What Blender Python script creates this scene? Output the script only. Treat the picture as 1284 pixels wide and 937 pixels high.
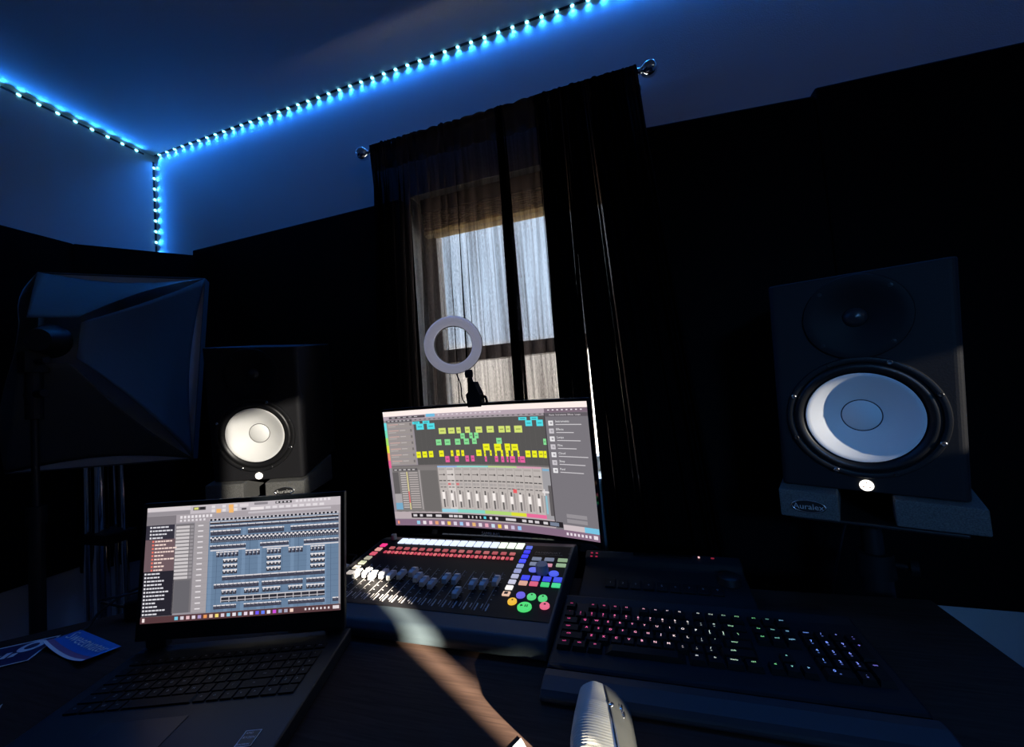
import bpy, math, random
from mathutils import Vector, Matrix, Euler
random.seed(7)
sc = bpy.context.scene
for o in list(bpy.data.objects):
    bpy.data.objects.remove(o)
COL = sc.collection
R = math.radians

# ------------------------------------------------------------------ camera
FPX = 490.0
cam_d = bpy.data.cameras.new('camera')
cam_d.sensor_width = 36.0
cam_d.sensor_fit = 'HORIZONTAL'
cam_d.lens = FPX / 1284 * 36
cam_d.clip_start = 0.01
cam = bpy.data.objects.new('camera', cam_d)
COL.objects.link(cam)
AX = Vector((0.95346621, -0.08905923, -0.28804624))   # room axes seen in camera space (x right, y down, z forward)
AY = Vector((0.29127565, 0.02540262, 0.95630184))
AZ = Vector((-0.07785038, -0.99570234, 0.05016133))
cr = Vector((AX.x, AY.x, AZ.x)); cu = -Vector((AX.y, AY.y, AZ.y)); cb = -Vector((AX.z, AY.z, AZ.z))
cm = Matrix((cr, cu, cb)).transposed().to_4x4()
cm.translation = Vector((0, 0, 1.16))
cam.matrix_world = cm
sc.camera = cam

# ------------------------------------------------------------------ light, world, exposure
sc.view_settings.view_transform = 'Standard'
sc.view_settings.look = 'None'
sc.view_settings.exposure = 0.0
sc.view_settings.gamma = 1.0
sc.view_settings.use_curve_mapping = False
sc.cycles.transparent_max_bounces = 24
sc.cycles.max_bounces = 8
sc.cycles.sample_clamp_indirect = 4.0

SKY_STRENGTH = 8.8
LED_COLOR = (0.018, 0.215, 1.0)
LED_W = 0.095            # each diode
SUN_E = 130.0
CEIL_FILL_W = 0.65            # unseen warm fill lamp added for the ceiling

world = bpy.data.worlds.new('outdoor_sky'); sc.world = world
world.use_nodes = True
wn = world.node_tree; wn.nodes.clear()
wo = wn.nodes.new('ShaderNodeOutputWorld'); bg = wn.nodes.new('ShaderNodeBackground')
tc = wn.nodes.new('ShaderNodeTexCoord'); sx = wn.nodes.new('ShaderNodeSeparateXYZ'); rp = wn.nodes.new('ShaderNodeValToRGB')
rp.color_ramp.elements[0].position = 0.0; rp.color_ramp.elements[0].color = (0.80, 0.74, 0.66, 1)
rp.color_ramp.elements[1].position = 0.25; rp.color_ramp.elements[1].color = (0.60, 0.78, 1.0, 1)
e = rp.color_ramp.elements.new(0.11); e.color = (0.84, 0.80, 0.74, 1)
e = rp.color_ramp.elements.new(0.14); e.color = (0.62, 0.76, 0.95, 1)
wn.links.new(tc.outputs['Generated'], sx.inputs[0]); wn.links.new(sx.outputs['Z'], rp.inputs[0])
wn.links.new(rp.outputs[0], bg.inputs[0]); wn.links.new(bg.outputs[0], wo.inputs[0])
bg.inputs[1].default_value = SKY_STRENGTH

BEAM = Vector((-0.845, 0.535, 0)).normalized()        # heading of the low sun through the side window
SUN_EL = R(12)
sun_d = bpy.data.lights.new('low_sun', 'SUN'); sun_d.energy = SUN_E; sun_d.color = (1.0, 0.86, 0.68); sun_d.angle = R(0.53)
sun = bpy.data.objects.new('low_sun', sun_d); COL.objects.link(sun)
sd = Vector((BEAM.x * math.cos(SUN_EL), BEAM.y * math.cos(SUN_EL), -math.sin(SUN_EL)))
sun.rotation_euler = sd.to_track_quat('-Z', 'Y').to_euler(); sun.location = (6, -4, 4)

FILTER_T = .038
SUNHOLE_L = (-1.148, -.93, 1.66, 1.93)      # holes cut to throw filtered sun on the speakers and mouse: (y0, y1, z0, z1)
SUNHOLE_R = (-.27, -.10, 1.395, 1.555)
SUNHOLE_M = (-.894, -.790, 1.264, 1.312)
XL, XR, YB, YF, ZC = -2.112, 2.0, 1.285, -2.4, 2.44     # room: left, right, back (window) wall, wall behind the camera, ceiling
SLIT_Y, SLIT_HW, SLIT_Z0, SLIT_Z1 = -0.911, 0.017, 1.0, 1.52
fill_d = bpy.data.lights.new('ceiling_fill_light', 'AREA'); fill_d.shape = 'RECTANGLE'; fill_d.size = 0.9; fill_d.size_y = 0.06
fill_d.energy = CEIL_FILL_W; fill_d.color = (1.0, 0.84, 0.70); fill_d.spread = R(120)
slit = bpy.data.objects.new('ceiling_fill_light', fill_d); COL.objects.link(slit)          # unseen fill lamp, added to put warm light on the ceiling
slit.location = (XR - 0.03, SLIT_Y + .3, 1.98); slit.rotation_euler = Vector((-0.85, 0.40, 0.33)).to_track_quat('-Z', 'Y').to_euler()
REAR_W = 0.9
for nm_, loc_, ln_, rz_ in (('rear_strip_light', (0, YF + .05, ZC - .02), 3.9, 0), ('side_strip_light', (XR - .05, -.6, ZC - .02), 3.2, 90)):      # the same light strip going on round the room
    l_ = bpy.data.lights.new(nm_, 'AREA'); l_.shape = 'RECTANGLE'; l_.size = ln_; l_.size_y = .01; l_.energy = REAR_W; l_.color = LED_COLOR
    o_ = bpy.data.objects.new(nm_, l_); COL.objects.link(o_); o_.location = loc_; o_.rotation_euler = (0, 0, R(rz_))
REAR_FILL_W = 0.65
l_ = bpy.data.lights.new('rear_fill_light', 'AREA'); l_.shape = 'RECTANGLE'; l_.size = .5; l_.size_y = .3; l_.energy = REAR_FILL_W; l_.color = (.14, .42, 1.0); l_.spread = R(27)
o_ = bpy.data.objects.new('rear_fill_light', l_); COL.objects.link(o_); o_.location = (.55, YF + .04, 1.86)            # cool fill lamp added behind the camera to brighten the right speaker
o_.rotation_euler = (Vector((.36, .80, 1.07)) - o_.location).to_track_quat('-Z', 'Y').to_euler()

# ------------------------------------------------------------------ helpers
def lin(c):
    return tuple((x / 255 / 12.92) if x / 255 <= 0.04045 else ((x / 255 + 0.055) / 1.055) ** 2.4 for x in c[:3])

def mat(name, col, rough=0.6, metal=0.0, spec=0.4, emit=None, es=1.0, noise=None, bump=None, sheen=0.0, coat=0.0):
    m = bpy.data.materials.new(name); m.use_nodes = True
    nt = m.node_tree; b = nt.nodes['Principled BSDF']
    b.inputs['Base Color'].default_value = (*col, 1); b.inputs['Roughness'].default_value = rough
    b.inputs['Metallic'].default_value = metal; b.inputs['Specular IOR Level'].default_value = spec
    b.inputs['Coat Weight'].default_value = coat
    if sheen: b.inputs['Sheen Weight'].default_value = sheen
    if emit:
        b.inputs['Emission Color'].default_value = (*emit, 1); b.inputs['Emission Strength'].default_value = es
    if noise:
        sc_, amt = noise
        t = nt.nodes.new('ShaderNodeTexNoise'); t.inputs['Scale'].default_value = sc_; t.inputs['Detail'].default_value = 6
        o = nt.nodes.new('ShaderNodeTexCoord'); nt.links.new(o.outputs['Object'], t.inputs['Vector'])
        r = nt.nodes.new('ShaderNodeValToRGB')
        r.color_ramp.elements[0].position = .3; r.color_ramp.elements[1].position = .7
        r.color_ramp.elements[0].color = (*[c * (1 - amt) for c in col], 1); r.color_ramp.elements[1].color = (*[min(1, c * (1 + amt)) for c in col], 1)
        nt.links.new(t.outputs['Fac'], r.inputs[0]); nt.links.new(r.outputs[0], b.inputs['Base Color'])
    if bump:
        sc_, st = bump
        t = nt.nodes.new('ShaderNodeTexNoise'); t.inputs['Scale'].default_value = sc_; t.inputs['Detail'].default_value = 4
        o = nt.nodes.new('ShaderNodeTexCoord'); nt.links.new(o.outputs['Object'], t.inputs['Vector'])
        bp = nt.nodes.new('ShaderNodeBump'); bp.inputs['Strength'].default_value = st; bp.inputs['Distance'].default_value = .003
        nt.links.new(t.outputs['Fac'], bp.inputs['Height']); nt.links.new(bp.outputs[0], b.inputs['Normal'])
    return m

_em = {}
def emat(c, s=1.0):
    """glowing key, display or diode; colour given as it looks on screen"""
    k = (tuple(c), s)
    if k not in _em:
        l = lin(c)
        _em[k] = mat('backlit_%d_%d_%d' % tuple(c[:3]), tuple(x * .25 for x in l), .5, emit=l, es=s)
    return _em[k]

class MB:
    def __init__(s): s.v = []; s.f = []; s.m = []; s.mats = []
    def mi(s, m):
        if m not in s.mats: s.mats.append(m)
        return s.mats.index(m)
    def add(s, vs, fs, m, M=None):
        b = len(s.v); i = s.mi(m)
        s.v += [tuple(M @ Vector(v)) if M else tuple(v) for v in vs]
        for f in fs: s.f.append(tuple(b + k for k in f)); s.m.append(i)
    def box(s, c, d, m, M=None):
        x, y, z = c; a, b, h = d[0] / 2, d[1] / 2, d[2] / 2
        vs = [(x + i * a, y + j * b, z + k * h) for k in (-1, 1) for j in (-1, 1) for i in (-1, 1)]
        s.add(vs, [(0, 2, 3, 1), (4, 5, 7, 6), (0, 1, 5, 4), (2, 6, 7, 3), (0, 4, 6, 2), (1, 3, 7, 5)], m, M)
    def taper(s, c, d, top, m, M=None):
        x, y, z = c; a, b, h = d[0] / 2, d[1] / 2, d[2] / 2
        vs = [(x + i * a * (top if k > 0 else 1), y + j * b * (top if k > 0 else 1), z + k * h) for k in (-1, 1) for j in (-1, 1) for i in (-1, 1)]
        s.add(vs, [(0, 2, 3, 1), (4, 5, 7, 6), (0, 1, 5, 4), (2, 6, 7, 3), (0, 4, 6, 2), (1, 3, 7, 5)], m, M)
    def prism(s, poly, z0, z1, m, M=None):
        n = len(poly)
        vs = [(x, y, z0) for x, y in poly] + [(x, y, z1) for x, y in poly]
        s.add(vs, [tuple(range(n))[::-1], tuple(range(n, 2 * n))] + [(i, (i + 1) % n, n + (i + 1) % n, n + i) for i in range(n)], m, M)
    def profile(s, pts, x0, x1, m, M=None):
        """(y,z) outline swept along x"""
        n = len(pts)
        vs = [(x0, y, z) for y, z in pts] + [(x1, y, z) for y, z in pts]
        s.add(vs, [tuple(range(n)), tuple(range(n, 2 * n))[::-1]] + [(i, n + i, n + (i + 1) % n, (i + 1) % n) for i in range(n)], m, M)
    def lathe(s, prof, m, c=(0, 0, 0), axis='z', n=40, M=None, close=False):
        vs = []; fs = []
        for r, h in prof:
            for k in range(n):
                a = 2 * math.pi * k / n; x, y = r * math.cos(a), r * math.sin(a)
                p = {'z': (x, y, h), 'y': (x, h, y), 'x': (h, x, y)}[axis]
                vs.append((p[0] + c[0], p[1] + c[1], p[2] + c[2]))
        for i in range(len(prof) - 1):
            for k in range(n):
                fs.append((i * n + k, i * n + (k + 1) % n, (i + 1) * n + (k + 1) % n, (i + 1) * n + k))
        if prof[0][0] > 1e-6: fs.append(tuple(range(n))[::-1]) if close else None
        if prof[-1][0] > 1e-6 and close: fs.append(tuple(range((len(prof) - 1) * n, len(prof) * n)))
        s.add(vs, fs, m, M)
    def cyl(s, p0, p1, r0, r1, m, n=20, M=None):
        p0, p1 = Vector(p0), Vector(p1); d = (p1 - p0).normalized()
        a = d.orthogonal().normalized(); b = d.cross(a); vs = []
        for p, r in ((p0, r0), (p1, r1)):
            for k in range(n):
                t = 2 * math.pi * k / n; vs.append(p + a * (r * math.cos(t)) + b * (r * math.sin(t)))
        s.add(vs, [(k, (k + 1) % n, n + (k + 1) % n, n + k) for k in range(n)] + [tuple(range(n))[::-1], tuple(range(n, 2 * n))], m, M)
    def tube(s, pts, r, m, n=8, M=None, sub=6):
        P = [Vector(p) for p in pts]; Q = []
        for i in range(len(P) - 1):
            a, b, c, d = P[max(i - 1, 0)], P[i], P[i + 1], P[min(i + 2, len(P) - 1)]
            for k in range(sub):
                t = k / sub
                Q.append(.5 * ((2 * b) + (c - a) * t + (2 * a - 5 * b + 4 * c - d) * t * t + (3 * b - a - 3 * c + d) * t ** 3))
        Q.append(P[-1]); vs = []; fs = []
        for i, q in enumerate(Q):
            d = (Q[min(i + 1, len(Q) - 1)] - Q[max(i - 1, 0)]).normalized()
            up = Vector((0, 0, 1)) if abs(d.z) < .9 else Vector((0, 1, 0))
            a = d.cross(up).normalized(); b = d.cross(a)
            for k in range(n):
                t = 2 * math.pi * k / n; vs.append(q + a * (r * math.cos(t)) + b * (r * math.sin(t)))
        for i in range(len(Q) - 1):
            for k in range(n): fs.append((i * n + k, i * n + (k + 1) % n, (i + 1) * n + (k + 1) % n, (i + 1) * n + k))
        fs += [tuple(range(n))[::-1], tuple(range((len(Q) - 1) * n, len(Q) * n))]
        s.add(vs, fs, m, M)
    def grid(s, nu, nv, fn, m, M=None, closed=False):
        vs = [fn(i / nu, j / nv) for j in range(nv + 1) for i in range(nu + 1)]; w = nu + 1
        s.add(vs, [(j * w + i, j * w + i + 1, (j + 1) * w + i + 1, (j + 1) * w + i) for j in range(nv) for i in range(nu)], m, M)
    def text(s, string, size, pos, m, M=None, plane='xz', align='CENTER', sx_=1.0):
        vs, fs = glyphs(string, align)
        o = []
        for x, y in vs:
            x, y = x * size * sx_, y * size
            o.append((pos[0] + x, pos[1], pos[2] + y) if plane == 'xz' else (pos[0] + x, pos[1] + y, pos[2]))
        s.add(o, fs, m, M)
    def mesh(s, name, smooth=False):
        me = bpy.data.meshes.new(name); me.from_pydata(s.v, [], s.f)
        for m in s.mats: me.materials.append(m)
        me.polygons.foreach_set('material_index', s.m)
        if smooth: me.polygons.foreach_set('use_smooth', [True] * len(s.f))
        me.update(); return me
    def build(s, name, parent=None, smooth=False, bevel=0, seg=2, loc=None, rot=None, solid=0, split=None, subsurf=0, **props):
        o = bpy.data.objects.new(name, s.mesh(name, smooth or bool(bevel))); COL.objects.link(o)
        if parent: o.parent = parent
        if loc: o.location = loc
        if rot: o.rotation_euler = rot
        if solid:
            d = o.modifiers.new('thickness', 'SOLIDIFY'); d.thickness = solid; d.offset = 0
        if bevel:
            d = o.modifiers.new('bevel', 'BEVEL'); d.width = bevel; d.segments = seg; d.limit_method = 'ANGLE'; d.angle_limit = R(35); d.harden_normals = False
            for p in o.data.polygons: p.use_smooth = False
        if subsurf:
            d = o.modifiers.new('smooth', 'SUBSURF'); d.levels = d.render_levels = subsurf
        if smooth and split:
            try: o.data.set_sharp_from_angle(angle=R(split))
            except Exception: pass
        for k, v in props.items(): o[k] = v
        return o

_gl = {}
def glyphs(string, align='CENTER'):
    k = (string, align)
    if k in _gl: return _gl[k]
    c = bpy.data.curves.new('lettering', 'FONT'); c.body = string; c.align_x = align; c.align_y = 'CENTER'; c.resolution_u = 2
    o = bpy.data.objects.new('lettering', c); COL.objects.link(o)
    dg = bpy.context.evaluated_depsgraph_get()
    me = bpy.data.meshes.new_from_object(o.evaluated_get(dg))
    vs = [(v.co.x, v.co.y) for v in me.vertices]; fs = [tuple(p.vertices) for p in me.polygons]
    bpy.data.objects.remove(o); bpy.data.curves.remove(c); bpy.data.meshes.remove(me)
    _gl[k] = (vs, fs); return _gl[k]

def tag(o, label, cat, group=None, kind=None):
    o['label'] = label; o['category'] = cat
    if group: o['group'] = group
    if kind: o['kind'] = kind
    return o
def thing(name, label, cat, loc=(0, 0, 0), rot=(0, 0, 0), group=None):
    o = bpy.data.objects.new(name, None); COL.objects.link(o); o.empty_display_size = .05
    o.location = loc; o.rotation_euler = rot
    return tag(o, label, cat, group)
def struct(b, name, **k):
    o = b.build(name, **k); o['kind'] = 'structure'; return o

# ------------------------------------------------------------------ materials
M_paint = mat('painted_wall', (.58, .60, .62), .75, spec=.2, bump=(260, .25))
M_ceil = mat('ceiling_paint', (.60, .60, .60), .85, spec=.15, bump=(180, .2))
M_floor = mat('carpet_floor', (.08, .08, .085), .95, noise=(300, .3), spec=.1)
M_trimw = mat('white_trim', (.75, .73, .70), .5)
M_foam = mat('black_acoustic_foam', (.0045, .0045, .0047), .95, spec=.05, bump=(420, .6), noise=(240, .3))
M_blk = mat('black_plastic', (.012, .012, .013), .45, spec=.35)
M_blkmatte = mat('matte_black_plastic', (.007, .008, .009), .62, spec=.2)
M_gloss = mat('glossy_black_bezel', (.006, .006, .007), .06, spec=1.0)
M_metalblk = mat('black_painted_steel', (.012, .012, .013), .4, spec=.45)
M_chrome = mat('chrome_tube', (.75, .76, .78), .12, metal=1)
M_silver = mat('silver_metal', (.7, .7, .7), .25, metal=1)
M_cab = mat('speaker_cabinet_vinyl', (.014, .014, .016), .62, spec=.2, bump=(300, .12))
M_rubber = mat('black_rubber', (.010, .010, .011), .4, spec=.5)
M_cone = mat('white_speaker_cone', (.80, .80, .78), .5, spec=.3)
M_groove = mat('dark_cone_groove', (.05, .05, .05), .6)
M_pad = mat('charcoal_pad_foam', (.12, .12, .115), .95, spec=.05, noise=(500, .35), bump=(500, .5))
M_whitelit = mat('lit_logo', (.8, .8, .75), .4, emit=(1.0, .93, .80), es=3.0)
M_darkmark = mat('logo_mark', (.25, .2, .16), .5, emit=(.55, .42, .34), es=1.0)
M_paper = mat('white_paper', (.80, .79, .75), .7)
M_ring = mat('frosted_ring_diffuser', (.62, .62, .70), .35, spec=.4, emit=(.80, .80, 1.0), es=.20)
M_softtop = mat('black_softbox_nylon', (.13, .145, .145), .55, spec=.2, bump=(60, .3))
M_softin = mat('white_diffusion_cloth', (.7, .7, .7), .8)
M_stick = mat('blue_sticker_print', (.03, .20, .62), .35, spec=.5)
M_stickw = mat('white_sticker_print', (.88, .90, .92), .35)
M_stickp = mat('mauve_sticker_band', (.30, .16, .32), .35)
M_navy = mat('navy_sticker_print', (.03, .03, .09), .4)
M_lap = mat('laptop_dark_alloy', (.010, .014, .018), .45, metal=.0, spec=.3)
M_lapkey = mat('laptop_keycap', (.006, .007, .008), .5, spec=.2)
M_con = mat('console_dark_alloy', (.024, .034, .040), .45, spec=.4)
M_conface = mat('console_black_face', (.006, .006, .007), .55, spec=.15)
M_slot = mat('fader_slot_lines', (.22, .22, .22), .5)
M_print = mat('white_console_print', (.40, .40, .40), .6)
M_cap = mat('grey_fader_cap', (.48, .49, .50), .35, spec=.5)
M_capline = mat('fader_cap_line', (.6, .6, .6), .4)
M_knob = mat('grey_knob', (.25, .28, .32), .35)
M_kb = mat('keyboard_black', (.008, .009, .011), .55, spec=.2)
M_palm = mat('palm_rest_rubber', (.018, .021, .027), .55, spec=.4)
M_key = mat('keycap_black', (.005, .005, .006), .6, spec=.15)
M_mousedark = mat('mouse_grey_plate', (.24, .25, .24), .38, metal=.55, spec=.5)
M_mouselit = mat('mouse_ribbed_lit_grip', (.52, .52, .45), .5)  # coloured paler than the plate to stand for light on this side
M_blind = mat('raised_blind_slats', (.75, .68, .52), .6)

def wood():
    m = bpy.data.materials.new('dark_brown_wood_laminate'); m.use_nodes = True; nt = m.node_tree; b = nt.nodes['Principled BSDF']
    o = nt.nodes.new('ShaderNodeTexCoord'); mp = nt.nodes.new('ShaderNodeMapping'); mp.inputs['Scale'].default_value = (1.5, 28, 1); mp.inputs['Rotation'].default_value = (0, 0, R(8))
    t = nt.nodes.new('ShaderNodeTexNoise'); t.inputs['Scale'].default_value = 9; t.inputs['Detail'].default_value = 8; t.inputs['Distortion'].default_value = .6
    r = nt.nodes.new('ShaderNodeValToRGB'); r.color_ramp.elements[0].position = .32; r.color_ramp.elements[1].position = .68
    r.color_ramp.elements[0].color = (.030, .018, .0135, 1); r.color_ramp.elements[1].color = (.052, .032, .024, 1)
    nt.links.new(o.outputs['Object'], mp.inputs[0]); nt.links.new(mp.outputs[0], t.inputs['Vector']); nt.links.new(t.outputs['Fac'], r.inputs[0])
    nt.links.new(r.outputs[0], b.inputs['Base Color']); b.inputs['Roughness'].default_value = .7; b.inputs['Specular IOR Level'].default_value = .08
    return m
M_wood = wood()

def sheer(name, TMIN, TMAX):
    m = bpy.data.materials.new(name); m.use_nodes = True; nt = m.node_tree; nt.nodes.clear()
    out = nt.nodes.new('ShaderNodeOutputMaterial'); mx = nt.nodes.new('ShaderNodeMixShader'); tr = nt.nodes.new('ShaderNodeBsdfTransparent')
    df = nt.nodes.new('ShaderNodeBsdfDiffuse'); tl = nt.nodes.new('ShaderNodeBsdfTranslucent'); m2 = nt.nodes.new('ShaderNodeMixShader')
    df.inputs[0].default_value = (.006, .0055, .006, 1); tl.inputs[0].default_value = (.022, .016, .014, 1); m2.inputs[0].default_value = .45
    tr.inputs[0].default_value = (.97, .95, .95, 1)
    o = nt.nodes.new('ShaderNodeTexCoord'); mp = nt.nodes.new('ShaderNodeMapping'); mp.inputs['Scale'].default_value = (1, 1, .25)
    t = nt.nodes.new('ShaderNodeTexNoise'); t.inputs['Scale'].default_value = 420; t.inputs['Detail'].default_value = 3
    r = nt.nodes.new('ShaderNodeMapRange'); r.inputs['From Min'].default_value = .35; r.inputs['From Max'].default_value = .65
    r.inputs['To Min'].default_value = TMIN; r.inputs['To Max'].default_value = TMAX
    nt.links.new(o.outputs['Object'], mp.inputs[0]); nt.links.new(mp.outputs[0], t.inputs['Vector']); nt.links.new(t.outputs['Fac'], r.inputs['Value'])
    mp2 = nt.nodes.new('ShaderNodeMapping'); mp2.inputs['Scale'].default_value = (1, .2, .02); t2 = nt.nodes.new('ShaderNodeTexNoise'); t2.inputs['Scale'].default_value = 75; t2.inputs['Detail'].default_value = 2
    nt.links.new(o.outputs['Object'], mp2.inputs[0]); nt.links.new(mp2.outputs[0], t2.inputs['Vector'])      # streaks put the light and dark of soft folds into the opacity
    r2 = nt.nodes.new('ShaderNodeMapRange'); r2.inputs['From Min'].default_value = .3; r2.inputs['From Max'].default_value = .7; r2.inputs['To Min'].default_value = -.045 * (1 - TMIN) / .08; r2.inputs['To Max'].default_value = .035 * (1 - TMIN) / .08
    ad = nt.nodes.new('ShaderNodeMath'); ad.operation = 'ADD'; ad.use_clamp = True
    nt.links.new(t2.outputs['Fac'], r2.inputs['Value']); nt.links.new(r.outputs[0], ad.inputs[0]); nt.links.new(r2.outputs[0], ad.inputs[1])
    nt.links.new(ad.outputs[0], mx.inputs[0]); nt.links.new(tr.outputs[0], mx.inputs[1])
    nt.links.new(df.outputs[0], m2.inputs[1]); nt.links.new(tl.outputs[0], m2.inputs[2]); nt.links.new(m2.outputs[0], mx.inputs[2])
    nt.links.new(mx.outputs[0], out.inputs[0]); return m
M_sheer = sheer('black_sheer_voile', .91, .94); M_sheer2 = sheer('doubled_black_voile', .988, .997)

def glass():
    m = bpy.data.materials.new('window_glass'); m.use_nodes = True; nt = m.node_tree; nt.nodes.clear()
    out = nt.nodes.new('ShaderNodeOutputMaterial'); mx = nt.nodes.new('ShaderNodeMixShader'); tr = nt.nodes.new('ShaderNodeBsdfTransparent'); gl = nt.nodes.new('ShaderNodeBsdfGlossy')
    gl.inputs['Roughness'].default_value = .02; mx.inputs[0].default_value = .06
    nt.links.new(tr.outputs[0], mx.inputs[1]); nt.links.new(gl.outputs[0], mx.inputs[2]); nt.links.new(mx.outputs[0], out.inputs[0]); return m
M_glass = glass()

def translucent(name, col, amt):
    m = bpy.data.materials.new(name); m.use_nodes = True; nt = m.node_tree; nt.nodes.clear()
    out = nt.nodes.new('ShaderNodeOutputMaterial'); mx = nt.nodes.new('ShaderNodeMixShader'); df = nt.nodes.new('ShaderNodeBsdfDiffuse'); tl = nt.nodes.new('ShaderNodeBsdfTranslucent')
    df.inputs[0].default_value = (*col, 1); tl.inputs[0].default_value = (*col, 1); mx.inputs[0].default_value = amt
    nt.links.new(df.outputs[0], mx.inputs[1]); nt.links.new(tl.outputs[0], mx.inputs[2]); nt.links.new(mx.outputs[0], out.inputs[0]); return m
M_blindt = translucent('translucent_blind_slats', (.85, .74, .52), .7)
M_shadet = translucent('brown_roller_cloth', (.12, .07, .06), .5)

def screenmat():
    m = bpy.data.materials.new('display_picture'); m.use_nodes = True; nt = m.node_tree; nt.nodes.clear()
    out = nt.nodes.new('ShaderNodeOutputMaterial'); em = nt.nodes.new('ShaderNodeEmission'); at = nt.nodes.new('ShaderNodeAttribute'); at.attribute_name = 'picture'
    nt.links.new(at.outputs['Color'], em.inputs[0]); nt.links.new(em.outputs[0], out.inputs[0]); return m
M_screen = screenmat()

# ------------------------------------------------------------------ room shell
TH = .15
b = MB(); b.box(((XL + XR) / 2, (YB + YF) / 2, -.05), (XR - XL + .3, YB - YF + .3, .1), M_floor); struct(b, 'floor')
b = MB(); b.box(((XL + XR) / 2, (YB + YF) / 2, ZC + .05), (XR - XL + .3, YB - YF + .3, .1), M_ceil); struct(b, 'ceiling')
b = MB(); b.box((XL - TH / 2, (YB + YF) / 2, ZC / 2), (TH, YB - YF, ZC), M_paint); struct(b, 'wall_left')
b = MB(); b.box(((XL + XR) / 2, YF - TH / 2, ZC / 2), (XR - XL + 2 * TH, TH, ZC), M_paint); struct(b, 'wall_front')
WX0, WX1, WZ0, WZ1 = -.735, .03, .86, 1.93       # window opening in the back wall
def holed(axis, lo, hi, z0, z1, a0, a1, at, th):
    b = MB()
    for (p, q, r, s) in ((lo, a0, 0, ZC), (a1, hi, 0, ZC), (a0, a1, 0, z0), (a0, a1, z1, ZC)):
        if axis == 'x': b.box(((p + q) / 2, at + th / 2, (r + s) / 2), (q - p, th, s - r), M_paint)
        else: b.box((at + th / 2, (p + q) / 2, (r + s) / 2), (th, q - p, s - r), M_paint)
    return b
struct(holed('x', XL - TH, XR + TH, WZ0, WZ1, WX0, WX1, YB, TH), 'wall_back')
SY0, SY1, SZ0, SZ1 = -1.45, 0.05, .95, 2.05
struct(holed('y', YF, YB, SZ0, SZ1, SY0, SY1, XR, TH), 'wall_right')

# window 1, double hung sash behind the curtains
wf = MB(); GY = 1.385
fx0, fx1, fz0, fz1 = WX0 + .005, WX1 - .005, WZ0 + .005, WZ1 - .005
for (x0, x1, z0, z1) in ((fx0, fx0 + .055, fz0, fz1), (fx1 - .055, fx1, fz0, fz1), (fx0 + .055, fx1 - .055, fz1 - .07, fz1), (fx0 + .055, fx1 - .055, fz0, fz0 + .06), (fx0 + .055, fx1 - .055, 1.293, 1.345)):
    wf.box(((x0 + x1) / 2, GY, (z0 + z1) / 2), (x1 - x0, .05, z1 - z0), M_trimw)
w1 = struct(wf, 'window_1', bevel=.003)
g = MB(); g.box(((fx0 + fx1) / 2, GY + .004, 1.09), (fx1 - fx0 - .11, .004, .42), M_glass); g.box(((fx0 + fx1) / 2, GY + .004, 1.60), (fx1 - fx0 - .11, .004, .51), M_glass); g.build('pane', w1)
b = MB(); b.box(((WX0 + WX1) / 2, YB + .02, WZ0 + .008), (WX1 - WX0 - .01, .13, .016), M_trimw); b.build('window_sill', w1)
# raised blind gathered at the head of the window
bl = thing('window_blind', 'raised pale slatted blind gathered at the top of the window behind the dark curtains', 'blind', ((WX0 + WX1) / 2, YB + .06, WZ1 + .002))
b = MB(); b.box((0, 0, -.03), (.72, .05, .05), M_shadet); b.build('headrail', bl)
b = MB()
for k in range(9): b.box((0, 0, -.062 - k * .0075), (.71, .045, .003), M_blindt)
b.build('slat_stack', bl)
b = MB(); b.box((0, 0, -.138), (.71, .045, .014), M_blindt); b.build('bottom_rail', bl)

# unseen window 2 added in the side wall; holes in its dark shade shape the sun
wf = MB(); GX = XR + .10
for (y0, y1, z0, z1) in ((SY0 + .003, SY0 + .05, SZ0 + .003, SZ1 - .003), (SY1 - .05, SY1 - .003, SZ0 + .003, SZ1 - .003), (SY0 + .05, SY1 - .05, SZ0 + .003, SZ0 + .05), (SY0 + .05, SY1 - .05, SZ1 - .05, SZ1 - .003)):
    wf.box((GX, (y0 + y1) / 2, (z0 + z1) / 2), (.05, y1 - y0, z1 - z0), M_trimw)
w2 = struct(wf, 'window_2')
g = MB(); g.box((GX, (SY0 + SY1) / 2, (SZ0 + SZ1) / 2), (.004, SY1 - SY0 - .1, SZ1 - SZ0 - .1), M_glass); g.build('pane', w2)
M_filter = bpy.data.materials.new('sun_filter'); M_filter.use_nodes = True  # added filter over the shade's holes, dims the sun on speakers and mouse
_nt = M_filter.node_tree; _nt.nodes.clear(); _o = _nt.nodes.new('ShaderNodeOutputMaterial'); _m = _nt.nodes.new('ShaderNodeMixShader'); _t = _nt.nodes.new('ShaderNodeBsdfTransparent'); _d = _nt.nodes.new('ShaderNodeBsdfDiffuse')
_m.inputs[0].default_value = .0; _t.inputs[0].default_value = (FILTER_T * .95, FILTER_T * 1.03, FILTER_T * 1.15, 1); _d.inputs[0].default_value = (.02, .02, .02, 1)
_nt.links.new(_t.outputs[0], _m.inputs[1]); _nt.links.new(_d.outputs[0], _m.inputs[2]); _nt.links.new(_m.outputs[0], _o.inputs[0])
HOLES = [(SLIT_Y - SLIT_HW, SLIT_Y + SLIT_HW, SLIT_Z0, SLIT_Z1), SUNHOLE_L, SUNHOLE_R, SUNHOLE_M]     # gap, and three filtered holes cut to aim the sun
ys = sorted({SY0 + .002, SY1 - .002, *[h[0] for h in HOLES], *[h[1] for h in HOLES]}); zs = sorted({SZ0 + .002, SZ1 - .002, *[h[2] for h in HOLES], *[h[3] for h in HOLES]})
s = MB(); s2 = MB()
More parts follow.
